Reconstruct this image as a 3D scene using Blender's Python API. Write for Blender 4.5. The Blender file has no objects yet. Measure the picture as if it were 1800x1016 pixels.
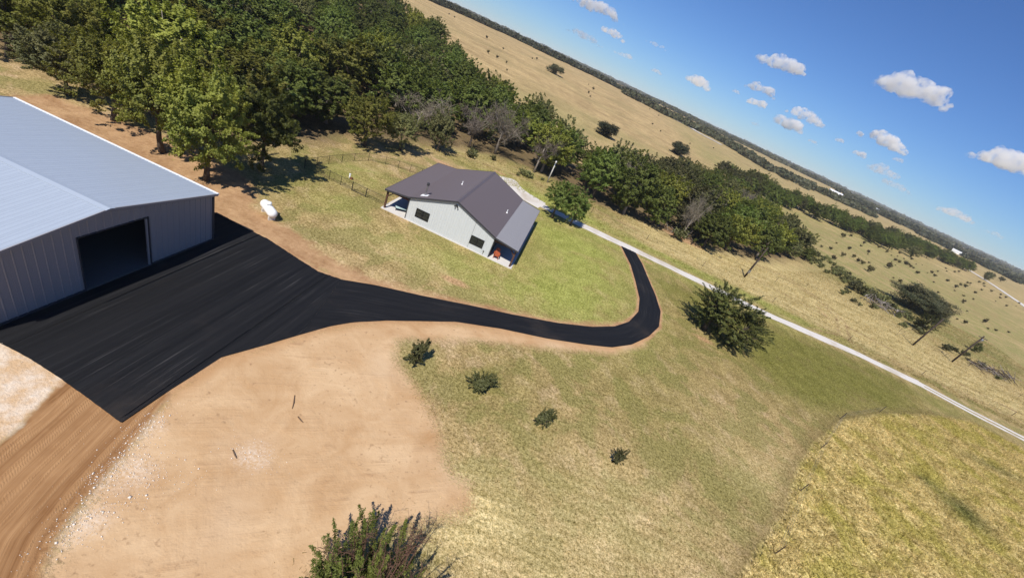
import bpy, bmesh, math, random
import numpy as np
from mathutils import Matrix, Vector
rnd = random.Random(7); RG = np.random.default_rng(7)
SC = bpy.context.scene; COL = SC.collection
R = math.radians
# ------------------------------------------------------------------ camera
CAM_H = 23.0
def set_camera():
    pitch, roll, f = 0.51548276, 0.44071489, 718.785
    cp, sp, c, s = math.cos(pitch), math.sin(pitch), math.cos(roll), math.sin(roll)
    fw = Vector((0, cp, -sp)); up0 = Vector((0, sp, cp)); r0 = Vector((1, 0, 0))
    right = c*r0 + s*up0; up = -s*r0 + c*up0
    cd = bpy.data.cameras.new('camera'); co = bpy.data.objects.new('camera', cd); COL.objects.link(co)
    m = Matrix((right, up, -fw)).transposed().to_4x4(); m.translation = (0, 0, CAM_H)
    co.matrix_world = m
    cd.sensor_fit = 'HORIZONTAL'; cd.sensor_width = 36.0; cd.lens = 36.0*f/1800.0
    cd.clip_start = 0.3; cd.clip_end = 40000
    SC.camera = co
set_camera()
# ------------------------------------------------------------------ light
SUN_DIR = Vector((0.69, 3.22, -4.35)).normalized()          # the way the light travels
EL = math.asin(-SUN_DIR.z); AZ = math.atan2(-SUN_DIR.x, -SUN_DIR.y)
world = bpy.data.worlds.new('World'); SC.world = world; world.use_nodes = True
wn = world.node_tree; bg = wn.nodes['Background']
sky = wn.nodes.new('ShaderNodeTexSky'); sky.sky_type = 'NISHITA'; sky.sun_disc = False
sky.sun_elevation = EL; sky.sun_rotation = AZ; sky.altitude = 300; sky.air_density = 1.0; sky.dust_density = 0.0; sky.ozone_density = 3.5
hsn = wn.nodes.new('ShaderNodeMix'); hsn.data_type = 'RGBA'; hsn.blend_type = 'MULTIPLY'; hsn.inputs[0].default_value = 1.0; hsn.inputs[7].default_value = (.52, .72, 1.08, 1)   # cool white balance of the whole sky
wn.links.new(sky.outputs[0], hsn.inputs[6]); wn.links.new(hsn.outputs[2], bg.inputs[0]); bg.inputs[1].default_value = 0.085
sl = bpy.data.lights.new('sun', 'SUN'); sl.energy = 5.0; sl.angle = R(0.53); sl.color = (1.0, 0.955, 0.885)
so = bpy.data.objects.new('sun', sl); COL.objects.link(so); so.rotation_euler = SUN_DIR.to_track_quat('-Z', 'Y').to_euler(); so.location = (0, 0, 60)
vs = SC.view_settings; vs.view_transform = 'Standard'; vs.look = 'None'; vs.gamma = 1.0; vs.exposure = 0.12; vs.use_curve_mapping = False
SC.cycles.volume_bounces = 12; SC.cycles.max_bounces = 12; SC.cycles.diffuse_bounces = 3
SC.cycles.volume_step_rate = 1.0; SC.cycles.volume_max_steps = 128

# ------------------------------------------------------------------ helpers
def mesh_np(name, V, F, mats=(), smooth=False, attrs=None):
    """V (n,3); F: list of face arrays each (m,k)"""
    me = bpy.data.meshes.new(name)
    V = np.asarray(V, np.float32)
    if not isinstance(F, (list, tuple)): F = [F]
    F = [np.asarray(f, np.int32) for f in F if len(f)]
    tot = np.concatenate([np.full(len(f), f.shape[1], np.int32) for f in F]); loops = np.concatenate([f.ravel() for f in F])
    me.vertices.add(len(V)); me.vertices.foreach_set('co', V.ravel())
    me.loops.add(len(loops)); me.loops.foreach_set('vertex_index', loops)
    me.polygons.add(len(tot)); st = np.zeros(len(tot), np.int32); st[1:] = np.cumsum(tot)[:-1]
    me.polygons.foreach_set('loop_start', st); me.polygons.foreach_set('loop_total', tot)
    if smooth: me.polygons.foreach_set('use_smooth', np.ones(len(tot), bool))
    me.update(calc_edges=True)
    for k, a in (attrs or {}).items():
        at = me.attributes.new(k, 'FLOAT', 'POINT'); at.data.foreach_set('value', np.asarray(a, np.float32))
    for m in mats: me.materials.append(m)
    return me
def put(name, me, parent=None, mw=None):
    o = bpy.data.objects.new(name, me); COL.objects.link(o)
    if parent is not None: o.parent = parent
    if mw is not None: o.matrix_local = mw
    return o
def tag(o, label=None, cat=None, group=None, kind=None):
    if label: o['label'] = label
    if cat: o['category'] = cat
    if group: o['group'] = group
    if kind: o['kind'] = kind
    return o
def thing(name, label, cat, loc=(0, 0, 0), rz=0, group=None):
    o = bpy.data.objects.new(name, None); COL.objects.link(o); o.location = loc; o.rotation_euler = (0, 0, rz)
    o.empty_display_size = .3
    return tag(o, label, cat, group)
class MB:
    def __init__(s): s.V = []; s.F = []
    def add(s, V, F):
        b = len(s.V); s.V += [tuple(v) for v in V]; s.F += [tuple(b+i for i in f) for f in F]
    def box(s, a, b):
        x0, y0, z0 = a; x1, y1, z1 = b
        s.add([(x0,y0,z0),(x1,y0,z0),(x1,y1,z0),(x0,y1,z0),(x0,y0,z1),(x1,y0,z1),(x1,y1,z1),(x0,y1,z1)],
              [(3,2,1,0),(4,5,6,7),(0,1,5,4),(1,2,6,5),(2,3,7,6),(3,0,4,7)])
    def prism(s, pts, d):
        """closed polygon pts extruded by vector d"""
        n = len(pts); d = Vector(d); P = [Vector(p) for p in pts]
        s.add(P+[p+d for p in P], [tuple(range(n))[::-1], tuple(range(n, 2*n))]+[(i, (i+1) % n, n+(i+1) % n, n+i) for i in range(n)])
    def tube(s, path, rad, k=7, cap=True):
        P = [Vector(p) for p in path]; n = len(P)
        if not hasattr(rad, '__len__'): rad = [rad]*n
        t0 = (P[1]-P[0]).normalized(); a = t0.orthogonal().normalized(); V = []; F = []
        for i in range(n):
            t = (P[min(i+1, n-1)]-P[max(i-1, 0)]).normalized(); a = (a-t*a.dot(t)).normalized(); b = t.cross(a)
            for j in range(k):
                w = 2*math.pi*j/k; V.append(P[i]+(a*math.cos(w)+b*math.sin(w))*rad[i])
        for i in range(n-1):
            for j in range(k): F.append((i*k+j, i*k+(j+1) % k, (i+1)*k+(j+1) % k, (i+1)*k+j))
        if cap: F.append(tuple(range(k))[::-1]); F.append(tuple(range((n-1)*k, n*k)))
        s.add(V, F)
    def mesh(s, name, mat, smooth=False):
        me = bpy.data.meshes.new(name); me.from_pydata(s.V, [], s.F); me.materials.append(mat)
        if smooth:
            for p in me.polygons: p.use_smooth = True
        return me
    def build(s, name, mat, parent=None, smooth=False): return put(name, s.mesh(name, mat, smooth), parent)

# ------------------------------------------------------------------ materials
class NB:
    def __init__(s, name):
        s.m = bpy.data.materials.new(name); s.m.use_nodes = True; s.t = s.m.node_tree; s.t.nodes.clear()
        s.out = s.t.nodes.new('ShaderNodeOutputMaterial')
    def n(s, typ, **kw):
        nd = s.t.nodes.new(typ)
        for k, v in kw.items(): setattr(nd, k, v)
        return nd
    def set(s, sock, v):
        if hasattr(v, 'is_output') or isinstance(v, bpy.types.NodeSocket): s.t.links.new(v, sock)
        elif isinstance(v, tuple) and len(v) == 3 and sock.type == 'RGBA': sock.default_value = (*v, 1)
        else: sock.default_value = v
    def math(s, op, a, b=0.0, c=None, clamp=False):
        nd = s.n('ShaderNodeMath', operation=op, use_clamp=clamp); s.set(nd.inputs[0], a); s.set(nd.inputs[1], b)
        if c is not None: s.set(nd.inputs[2], c)
        return nd.outputs[0]
    def mix(s, f, a, b):
        nd = s.n('ShaderNodeMix', data_type='RGBA'); s.set(nd.inputs[0], f); s.set(nd.inputs[6], a); s.set(nd.inputs[7], b); return nd.outputs[2]
    def mul(s, a, b, f=1.0):
        nd = s.n('ShaderNodeMix', data_type='RGBA', blend_type='MULTIPLY'); s.set(nd.inputs[0], f); s.set(nd.inputs[6], a); s.set(nd.inputs[7], b); return nd.outputs[2]
    def ramp(s, v, lo, hi, clamp=True, smooth=False):
        nd = s.n('ShaderNodeMapRange', clamp=clamp, interpolation_type='SMOOTHSTEP' if smooth else 'LINEAR')
        s.set(nd.inputs[0], v); s.set(nd.inputs[1], lo); s.set(nd.inputs[2], hi); return nd.outputs[0]
    def attr(s, name): return s.n('ShaderNodeAttribute', attribute_name=name).outputs['Fac']
    def pos(s): return s.n('ShaderNodeNewGeometry').outputs['Position']
    def map(s, vec, scale=(1, 1, 1), rot=(0, 0, 0), loc=(0, 0, 0)):
        nd = s.n('ShaderNodeMapping'); s.set(nd.inputs[0], vec); nd.inputs[1].default_value = loc; nd.inputs[2].default_value = rot
        n2 = s.n('ShaderNodeMapping'); s.t.links.new(nd.outputs[0], n2.inputs[0]); n2.inputs[3].default_value = scale; return n2.outputs[0]
    def noise(s, vec, scale, det=4, rough=.55, dist=0.0):
        nd = s.n('ShaderNodeTexNoise'); s.set(nd.inputs['Vector'], vec); nd.inputs['Scale'].default_value = scale; nd.inputs['Detail'].default_value = det
        nd.inputs['Roughness'].default_value = rough; nd.inputs['Distortion'].default_value = dist; return nd.outputs['Fac']
    def bsdf(s, col, rough=.8, metal=0.0, spec=.3, bump=None, bstr=.3, bdist=.05):
        b = s.n('ShaderNodeBsdfPrincipled'); s.set(b.inputs['Base Color'], col); s.set(b.inputs['Roughness'], rough); s.set(b.inputs['Metallic'], metal); b.inputs['Specular IOR Level'].default_value = spec
        if bump is not None:
            bn = s.n('ShaderNodeBump'); s.set(bn.inputs['Height'], bump); bn.inputs['Strength'].default_value = bstr; bn.inputs['Distance'].default_value = bdist; s.t.links.new(bn.outputs[0], b.inputs['Normal'])
        s.t.links.new(b.outputs[0], s.out.inputs[0]); return b
def simple(name, col, rough=.7, metal=0.0, spec=.3, var=.12, scale=3.0, bstr=0.0):
    b = NB(name); p = b.n('ShaderNodeTexCoord').outputs['Object']
    n = b.noise(p, scale, 5); n2 = b.noise(p, scale*.13, 3)
    k = b.math('ADD', b.math('MULTIPLY', b.math('SUBTRACT', n, .5), var*2), b.math('MULTIPLY', b.math('SUBTRACT', n2, .5), var*2))
    k = b.math('ADD', k, 1.0); cc = b.n('ShaderNodeCombineColor'); [b.set(cc.inputs[i], k) for i in range(3)]
    b.bsdf(b.mul(col, cc.outputs[0]), b.math('ADD', b.math('MULTIPLY', b.math('SUBTRACT', n, .5), .2), rough), metal, spec, n if bstr else None, bstr)
    return b.m
M = {}
M['wall_grey'] = simple('grey_wall_metal', (.265, .255, .262), .45, 0, .4, .05, 1.2)
M['barn_roof'] = simple('galvalume_roof', (.36, .41, .48), .30, .0, .5, .04, .8)
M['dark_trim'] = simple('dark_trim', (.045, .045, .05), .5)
M['white_trim'] = simple('white_trim', (.8, .8, .79), .5, var=.04)
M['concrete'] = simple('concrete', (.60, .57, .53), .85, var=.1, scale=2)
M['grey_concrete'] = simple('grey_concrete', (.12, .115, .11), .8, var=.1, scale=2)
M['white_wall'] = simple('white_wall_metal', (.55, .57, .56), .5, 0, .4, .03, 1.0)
M['brown_roof'] = simple('charcoal_brown_roof', (.122, .099, .100), .42, 0, .5, .06, 1.0)
M['grey_roof'] = simple('sun_lightened_roof', (.27, .262, .27), .40, .2, .5, .10, 2.0)  # same roof metal, with the low slope's sun reflection put into the colour
M['brown_wood'] = simple('stained_timber', (.10, .048, .030), .7, var=.2, scale=6)
M['red_wood'] = simple('red_stained_wood', (.38, .09, .035), .6, var=.2, scale=8)
M['steel'] = simple('steel', (.35, .35, .36), .35, .8)
M['black'] = simple('black_paint', (.012, .012, .013), .5)
M['white_paint'] = simple('white_tank_paint', (.82, .82, .80), .35, var=.03, scale=1.5)
M['pole_wood'] = simple('creosote_pole', (.055, .038, .030), .85, var=.25, scale=4)
M['pale_pole'] = simple('pale_pole', (.50, .48, .44), .7)
M['teal'] = simple('pale_teal_fabric', (.42, .55, .55), .8)
M['stone'] = simple('white_limestone', (.78, .70, .60), .9, var=.15, scale=5)
M['stick'] = simple('dry_stick', (.16, .10, .06), .9, var=.25, scale=9)
M['grey_wood'] = simple('weathered_deadwood', (.30, .26, .24), .9, var=.3, scale=3)
M['rust'] = simple('rust', (.18, .07, .035), .8, var=.3, scale=4)
M['bark'] = simple('bark', (.10, .078, .060), .95, 0, .1, .35, 3.0, .5)
M['red_twig'] = simple('reddish_twigs', (.135, .075, .052), .9, 0, .1, .25, 5.0)
M['pale_bark'] = simple('pale_bark', (.28, .24, .20), .95, 0, .1, .3, 3.0, .5)
def m_glass():
    b = NB('window_glass'); p = b.n('ShaderNodeTexCoord').outputs['Object']
    b.bsdf(b.mix(b.noise(p, 1.5), (.012, .014, .014), (.03, .034, .034)), .08, 0, .5); return b.m
M['glass'] = m_glass()
def m_fabric():
    b = NB('woven_black_fabric'); p = b.pos(); along = b.attr('u'); 
    cx = b.n('ShaderNodeCombineXYZ'); b.set(cx.inputs[0], b.math('MULTIPLY', along, 1.0)); b.set(cx.inputs[1], b.math('MULTIPLY', b.attr('v'), .008))
    w = b.noise(cx.outputs[0], 3.6, 5, .62, .3); w2 = b.noise(cx.outputs[0], 13, 3, .6, .05)
    dust = b.ramp(b.noise(p, .16, 5, .6), .52, .75, smooth=True)
    base = b.mix(b.ramp(w, .35, .75), (.0065, .0066, .0075), (.0135, .0135, .0150))
    line = b.math('MULTIPLY', b.ramp(w2, .60, .67), b.ramp(b.noise(p, .25, 5, .65), .36, .60))
    base = b.mix(b.math('MULTIPLY', line, .55), base, (.080, .076, .074))
    base = b.mix(b.math('MULTIPLY', dust, .42), base, (.060, .046, .036))
    h = b.math('ADD', w, b.math('MULTIPLY', w2, .35))
    b.bsdf(base, b.ramp(w, .2, .9), 0, .22, h, .40, .06); return b.m
M['fabric'] = m_fabric()
for nd in M['fabric'].node_tree.nodes:
    if nd.type == 'MAP_RANGE' and nd.outputs[0].links and nd.outputs[0].links[0].to_socket.name == 'Roughness':
        nd.inputs[3].default_value = .58; nd.inputs[4].default_value = .8
def m_gravel():
    b = NB('crushed_limestone'); p = b.pos()
    c = b.mix(b.noise(p, 2.5, 6, .7), (.47, .43, .38), (.74, .70, .65)); c = b.mix(b.ramp(b.noise(p, .25, 3), .5, .75), c, (.45, .38, .29))
    b.bsdf(c, .95, 0, .2, b.noise(p, 14, 4), .4, .04); return b.m
M['gravel'] = m_gravel()
def m_leaf(name, dark, light, yellow=None, trans=.35, amount=.35):
    b = NB(name); p = b.n('ShaderNodeTexCoord').outputs['Object']; oi = b.n('ShaderNodeObjectInfo').outputs['Random']
    r = b.attr('rnd')
    c = b.mix(b.math('ADD', b.math('MULTIPLY', r, .65), b.math('MULTIPLY', b.ramp(b.noise(p, .5, 3), .3, .7), .35)), dark, light)
    if yellow: c = b.mix(b.math('MULTIPLY', b.ramp(b.math('ADD', b.noise(p, .28, 3), b.math('MULTIPLY', oi, .25)), .52, .78), amount), c, yellow)
    hs = b.n('ShaderNodeHueSaturation'); b.set(hs.inputs['Hue'], b.math('ADD', b.math('MULTIPLY', b.math('SUBTRACT', oi, .5), .05), .5)); b.set(hs.inputs['Value'], b.math('ADD', b.math('MULTIPLY', oi, .7), .65)); b.set(hs.inputs['Color'], c)
    c = hs.outputs[0]
    d = b.n('ShaderNodeBsdfPrincipled'); b.set(d.inputs['Base Color'], c); d.inputs['Roughness'].default_value = .55; d.inputs['Specular IOR Level'].default_value = .25
    t = b.n('ShaderNodeBsdfTranslucent'); b.set(t.inputs[0], b.mul(c, (1.1, 1.15, .5)))
    m = b.n('ShaderNodeMixShader'); m.inputs[0].default_value = trans; b.t.links.new(d.outputs[0], m.inputs[1]); b.t.links.new(t.outputs[0], m.inputs[2]); b.t.links.new(m.outputs[0], b.out.inputs[0])
    return b.m
M['leaf_oak'] = m_leaf('oak_leaves', (0.06, 0.086, 0.018), (0.18, 0.22, 0.048), (0.26, 0.245, 0.055), amount=.3)
M['leaf_yellow'] = m_leaf('elm_leaves', (0.1, 0.116, 0.019), (0.29, 0.305, 0.06), (0.38, 0.34, 0.07), amount=.5)
M['leaf_olive'] = m_leaf('olive_leaves', (0.088, 0.096, 0.036), (0.195, 0.198, 0.08), (0.25, 0.21, 0.09), amount=.5)
M['leaf_cedar'] = m_leaf('cedar_needles', (.045, .060, .014), (.160, .175, .042), trans=.15)
M['leaf_shrub'] = m_leaf('shrub_leaves', (.052, .062, .020), (.165, .168, .065), trans=.2)
M['leaf_far'] = m_leaf('far_leaves', (.030, .040, .018), (.070, .082, .035), (.11, .085, .045), trans=.2, amount=.6)
M['twig'] = m_leaf('dead_twigs', (.12, .10, .07), (.25, .21, .15), trans=.0)
M['bush_brown'] = m_leaf('pasture_bush_leaves', (.038, .034, .014), (.090, .080, .032), (.12, .075, .03), trans=.15, amount=.5)

# ------------------------------------------------------------------ terrain
def sst(a, b, x):
    t = np.clip((x-a)/(b-a), 0, 1); return t*t*(3-2*t)
def T(x, y):
    x = np.asarray(x, float); y = np.asarray(y, float)
    d = np.hypot(x, y); az = np.degrees(np.arctan2(x, np.maximum(y, 1e-3)))
    s = sst(-10, 45, az); d0 = 140+160*s; L = 260+440*s; A = 19-5*s
    t = np.maximum(0, d-d0)
    return A*(1-np.exp(-(t/L)**1.3))+5*s*sst(1500, 4500, d)+.8*np.sin(x*.021+1)*np.sin(y*.017)*sst(120, 260, d)
def sdf(poly, X, Y):
    P = np.asarray(poly, float); Q = np.roll(P, -1, 0); D = np.full(X.shape, 1e18); ins = np.zeros(X.shape, bool)
    for (ax, ay), (bx, by) in zip(P, Q):
        ex, ey = bx-ax, by-ay; wx, wy = X-ax, Y-ay; t = np.clip((wx*ex+wy*ey)/(ex*ex+ey*ey+1e-12), 0, 1)
        D = np.minimum(D, (wx-ex*t)**2+(wy-ey*t)**2)
        c = ((ay <= Y) & (by > Y)) | ((by <= Y) & (ay > Y))
        ins ^= c & (X < ax+(Y-ay)/(by-ay if by != ay else 1e-9)*ex)
    D = np.sqrt(D); return np.where(ins, -D, D)
def pdist(line, X, Y):
    P = np.asarray(line, float); D = np.full(X.shape, 1e18)
    for (ax, ay), (bx, by) in zip(P[:-1], P[1:]):
        ex, ey = bx-ax, by-ay; wx, wy = X-ax, Y-ay; t = np.clip((wx*ex+wy*ey)/(ex*ex+ey*ey+1e-12), 0, 1)
        D = np.minimum(D, (wx-ex*t)**2+(wy-ey*t)**2)
    return np.sqrt(D)
FAB_U = [(-27.43, 30.01), (-23.74, 29.72), (-21.97, 29.66), (-18.68, 29.0), (-16.12, 28.55), (-14.12, 28.91), (-11.51, 30.28), (-7.59, 31.87), (-2.88, 34.01), (1.13, 35.72), (6.06, 38.07), (10.05, 40.48), (12.94, 42.94), (14.92, 45.64), (16.51, 49.59), (16.96, 53.74), (16.64, 59.06), (16.05, 65.07), (14.5, 71.75)]
FAB_L = [(17.4, 71.8), (18.36, 68.07), (19.14, 62.17), (19.83, 57.28), (20.15, 52.73), (19.35, 48.01), (17.55, 44.31), (15.08, 40.72), (12.56, 38.26), (9.57, 36.55), (5.25, 34.41), (0.65, 32.55), (-3.46, 30.44), (-6.04, 28.4), (-8.39, 26.55), (-10.39, 24.62), (-11.45, 23.16), (-12.46, 21.23), (-13.51, 19.12), (-14.8, 16.68), (-14.9, 14.84), (-15.0, 13.5), (-15.06, 10.87), (-17.59, 11.28), (-19.59, 11.57), (-21.53, 11.78), (-24.4, 11.9)]
FAB = FAB_U+FAB_L+[(-24.4, 26.5), (-27.6, 26.5)]
SAND = [(-15.06, 10.8), (-14.9, 14.8), (-14.7, 16.7), (-12.4, 21.2), (-10.3, 24.6), (-6, 28.4), (.6, 32.6), (9.5, 36.6), (15, 40.8), (17.5, 44.3), (16.8, 41.6), (12.6, 37.1), (5.5, 32.9), (.2, 30), (-2.6, 28.1), (-4.3, 26.9), (-5.9, 25.8), (-6.5, 24.9), (-5.49, 22.58), (-2.77, 21.09), (-0.56, 19.01), (1.34, 16.27), (2.76, 16.14), (3.37, 14.87), (2.02, 13.54), (-0.03, 11.95), (-2.59, 8.87), (-3.4, 4), (-5, -6), (-8.5, -6), (-11.56, 4.86), (-12.51, 6.14), (-13.23, 8.21), (-13.85, 10.56), (-14.85, 13.35)]
TRACK = [(-14.85, 13.35), (-13.85, 10.56), (-13.23, 8.21), (-12.51, 6.14), (-11.56, 4.86), (-8.5, -6), (-30, -6), (-17.5, 7.2), (-18.1, 9.0), (-19.0, 10.9), (-19.1, 11.6)]
TRACKLINE = [(-13.0, 17), (-14.6, 13.4), (-13.85, 10.56), (-13.23, 8.21), (-12.51, 6.14), (-11.56, 4.86), (-8.5, -6)]
DIRT2 = [(-52, 31), (-52, 36), (-46.9, 37), (-39.6, 38.5), (-32, 38), (-28.3, 36.0), (-26.5, 33.0), (-22, 32.6), (-18.1, 31.3), (-13.25, 30.8), (-8, 32.3), (-1.5, 35.0), (6.2, 38.5), (13.0, 43.6), (15.2, 46), (16.9, 50.5), (17.5, 58), (16.8, 50), (15.2, 45.6), (6.1, 38), (-7.6, 31.8), (-14, 28.8), (-27.5, 30), (-27.5, 26), (-44, 26)]
TALL = [(14, 8), (21.97, 18.34), (28.54, 26.17), (32.12, 31.98), (36.85, 38.09), (44.59, 46.05), (54.79, 53.36), (69.08, 61.67), (79.94, 66.6), (88.72, 65.6), (130, 65), (140, -20), (10, -20)]
FOREST_L = [(-120, 30), (-72, 37), (-60, 41), (-47, 42), (-38, 43), (-35.5, 52), (-34, 62), (-29, 74), (-24, 83), (-17, 91), (-9, 94.5), (-2, 96), (-3, 110), (-12, 128), (-25, 134), (-38, 160), (-84, 212), (-116, 240), (-180, 290), (-240, 230), (-170, 40)]
FOREST_R = [(-4, 95), (5, 92), (15, 93.5), (30, 95), (38, 99), (55, 110), (76, 134), (90, 152), (92, 180), (80, 206), (58, 214), (42, 190), (25, 152), (8, 127), (-8, 111)]
ROADY0, ROADY1 = 71.9, 74.5
def zones(X, Y):
    a = {}
    a['d_sand'] = np.clip(sdf(SAND, X, Y), -30, 30); a['d_track'] = np.clip(sdf(TRACK, X, Y), -30, 30); a['d_fab'] = np.clip(sdf(FAB, X, Y), -30, 30)
    a['d_dirt'] = np.clip(sdf(DIRT2, X, Y), -30, 30); a['d_tall'] = np.clip(sdf(TALL, X, Y), -30, 30); a['trk'] = np.clip(pdist(TRACKLINE, X, Y), 0, 30)
    a['d_wood'] = np.clip(np.minimum(sdf(FOREST_L, X, Y), sdf(FOREST_R, X, Y)), -30, 30)
    g = lambda cx, cy, sx, sy: np.exp(-((X-cx)/sx)**2-((Y-cy)/sy)**2)
    lush = .95*g(8, 53, 9, 13)+.7*g(3, 63, 13, 5)+.6*g(2, 43, 9, 5)+.55*g(-9, 39, 8, 3.5)+.55*g(-25, 51, 4, 5)+.45*g(-23, 41, 5, 4)+.7*np.exp(-((Y-77.5)/2.6)**2)*sst(-25, 0, X)*(1-sst(45, 70, X))+.5*g(-3, 82, 16, 8)
    lush += .5*np.exp(-((Y-70)/1.8)**2)*sst(-8, 0, X)*(1-sst(40, 60, X))+.55*g(-14, 200, 30, 22)+.5*g(40, 236, 60, 16)+.35*g(104, 150, 25, 14)
    a['lush'] = np.clip(lush, 0, 1)
    green = .8*g(-30, 46, 6, 12)*.6+1.1*g(54, 61, 18, 9)+.5*g(42, 55, 8, 8)+.6*g(76, 68.5, 20, 3.5)+.75*g(27, 63, 13, 6)+.62*g(39, 50, 11, 10)+.45*g(20, 47, 8, 9)+.4*np.exp(-((Y-76.8)/2.2)**2)
    green += .45*g(3, 25, 4, 5)+.4*g(15, 33, 10, 8)+.35*g(8, 19, 4, 3)+.5*g(-3, 100, 16, 12)+.45*g(108, 150, 25, 14)+.35*g(120, 128, 40, 12)+.4*g(22, 26, 6, 5)
    a['tgreen'] = np.clip(1.0*g(55.2, 38.6, 2.4, 2.0)+.7*g(52.6, 41.2, 1.2, 1.0)+.6*g(72, 53, 6, 1.0)+.5*g(82, 50, 5, .9), 0, 1); green += .5*g(106, 89, 9, 1.5)
    a['green'] = np.clip(green, 0, 1)
    d = np.hypot(X, Y)
    straw = .9*sst(78, 82, Y)*(1-sst(112, 135, Y-.35*np.maximum(X-60, 0)))*sst(8, 25, X)+.9*g(3, 14.5, 2.6, 2.2)+.75*g(11, 12, 11, 5.5)+.4*g(14, 20, 8, 4)+.3*g(-12, 37, 8, 3)+.35*g(30, 30, 9, 6)+.4*g(-18, 84, 12, 6)
    a['straw'] = np.clip(straw, 0, 1)
    a['bare'] = np.clip(.9*g(-5.8, 36.8, 2.2, .8)+.9*g(-20, 71, 4, 1.3)+.8*g(-12.4, 81, 2.5, .8)+.7*g(26.5, 50.5, 2.5, 1.0)+.7*g(19.5, 70, 1.6, .9)+.8*g(31, 96, 7, 3)+.5*g(-25, 49, 1.6, .8)+.5*g(64, 90, 1.2, 6), 0, 1)
    a['rough'] = sst(60, 100, X)*sst(100, 112, Y)*(1-.6*sst(330, 560, d))
    rut = np.zeros(X.shape)
    for ln in ([(47.7, 103.0), (56, 105.2), (60.8, 104.6), (67.1, 98.3), (67.5, 90.6), (62.2, 79.6), (53.7, 75.5)], [(49, 105), (57, 107), (62.5, 106), (69, 99), (69.4, 90), (64, 78.5)], [(38, 93), (52, 90.5), (66, 88), (85, 86), (110, 84)], [(-30, 76), (-20, 80), (-8, 85), (4, 87), (20, 86)]): rut += np.exp(-(pdist(ln, X, Y)/.42)**2)
    a['rut'] = np.clip(rut, 0, 1)
    a['hill'] = sst(105, 150, d-.28*np.maximum(X, 0))
    return a
def axis(lo, a, b, hi, st, k):
    m = np.arange(a, b+st/2, st); n1 = np.geomspace(st, a-lo+st, k)-st; n2 = np.geomspace(st, hi-b+st, k)-st
    return np.unique(np.concatenate([a-n1[1:][::-1], m, b+n2[1:]]))
def ground_color(b, p):
    """colour of soil and grass from where it is; shared by the ground sheet and the grass on it"""
    n0 = b.noise(p, .035, 3, .5); n1 = b.noise(p, .13, 4, .6, .4); n2 = b.noise(p, .55, 5, .6); n3 = b.noise(p, 2.6, 5, .65); n4 = b.noise(p, 9, 3, .6)
    mott = b.math('ADD', b.math('MULTIPLY', n2, .55), b.math('MULTIPLY', n3, .45))
    mow = b.mix(b.ramp(mott, .36, .64), (.235, .165, .070), (.445, .325, .150))
    nb = b.noise(b.map(p, (1, 1, 1), (0, 0, 0), (31, 17, 0)), .24, 5, .62, .3); nc = b.noise(b.map(p, (.75, 1, 1), (0, 0, R(50)), (7, 3, 0)), .52, 5, .66)
    mow = b.mix(b.math('MULTIPLY', b.ramp(nc, .50, .64, smooth=True), .62), mow, b.mix(n3, (.39, .265, .145), (.58, .43, .255)))
    mow = b.mix(b.math('MULTIPLY', b.ramp(nb, .46, .57, smooth=True), .88), mow, b.mix(n3, (.165, .142, .046), (.30, .25, .095)))
    gf = b.math('MULTIPLY', b.attr('green'), b.ramp(b.math('ADD', b.math('MULTIPLY', n1, .6), b.math('MULTIPLY', n2, .4)), .15, .48))
    grn = b.mix(b.ramp(mott, .35, .65), (.112, .108, .022), (.225, .205, .054))
    mow = b.mix(gf, mow, grn)
    lf = b.math('MULTIPLY', b.attr('lush'), b.ramp(b.math('ADD', b.math('MULTIPLY', n1, .5), b.math('MULTIPLY', nb, .5)), .22, .48))
    mow = b.mix(lf, mow, b.mix(b.ramp(mott, .35, .65), (.200, .212, .042), (.360, .360, .100)))
    pst = b.map(p, (.16, 1.0, 1), (0, 0, R(-4)))
    ns = b.noise(pst, .55, 5, .65); ns2 = b.noise(pst, 2.2, 4, .6)
    strw = b.mix(b.ramp(b.math('ADD', b.math('MULTIPLY', ns, .55), b.math('MULTIPLY', ns2, .45)), .36, .62), (.290, .225, .085), (.560, .450, .215))
    mow = b.mix(b.math('MULTIPLY', b.attr('straw'), b.ramp(b.math('SUBTRACT', 1.15, gf), .1, .8)), mow, strw)
    tl = b.mix(b.ramp(b.math('ADD', b.math('MULTIPLY', n3, .5), b.math('MULTIPLY', n2, .5)), .38, .62), (.280, .212, .066), (.62, .492, .212))
    tl = b.mix(b.math('MULTIPLY', b.ramp(nb, .44, .62, smooth=True), .70), tl, b.mix(n3, (.245, .215, .032), (.43, .375, .090))); tl = b.mix(b.math('MULTIPLY', b.attr('tgreen'), .85), tl, (.080, .095, .020))
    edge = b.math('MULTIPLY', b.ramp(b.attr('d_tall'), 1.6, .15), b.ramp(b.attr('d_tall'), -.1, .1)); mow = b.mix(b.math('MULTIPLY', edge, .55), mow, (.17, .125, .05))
    mow = b.mix(b.ramp(b.attr('d_tall'), .3, -.3), mow, tl)
    ph = b.map(p, (.022, .06, 1), (0, 0, R(12))); nh = b.noise(ph, 1.0, 6, .62, .6); nh2 = b.noise(p, .02, 4); nh3 = b.noise(p, .22, 4, .65)
    hill = b.mix(b.ramp(b.math('ADD', b.math('MULTIPLY', nh, .6), b.math('MULTIPLY', nh3, .4)), .36, .64), (.265, .185, .085), (.470, .340, .160))
    hill = b.mix(b.math('MULTIPLY', b.ramp(nh2, .5, .7), .45), hill, (.225, .190, .080)); hill = b.mix(b.math('MULTIPLY', b.math('MAXIMUM', b.attr('green'), b.attr('lush')), .8), hill, (.215, .215, .070))
    hill = b.mix(b.math('MULTIPLY', b.attr('rough'), b.ramp(b.math('ADD', b.math('MULTIPLY', n1, .5), b.math('MULTIPLY', nb, .5)), .36, .58)), hill, b.mix(n3, (.17, .155, .05), (.31, .275, .10)))
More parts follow.
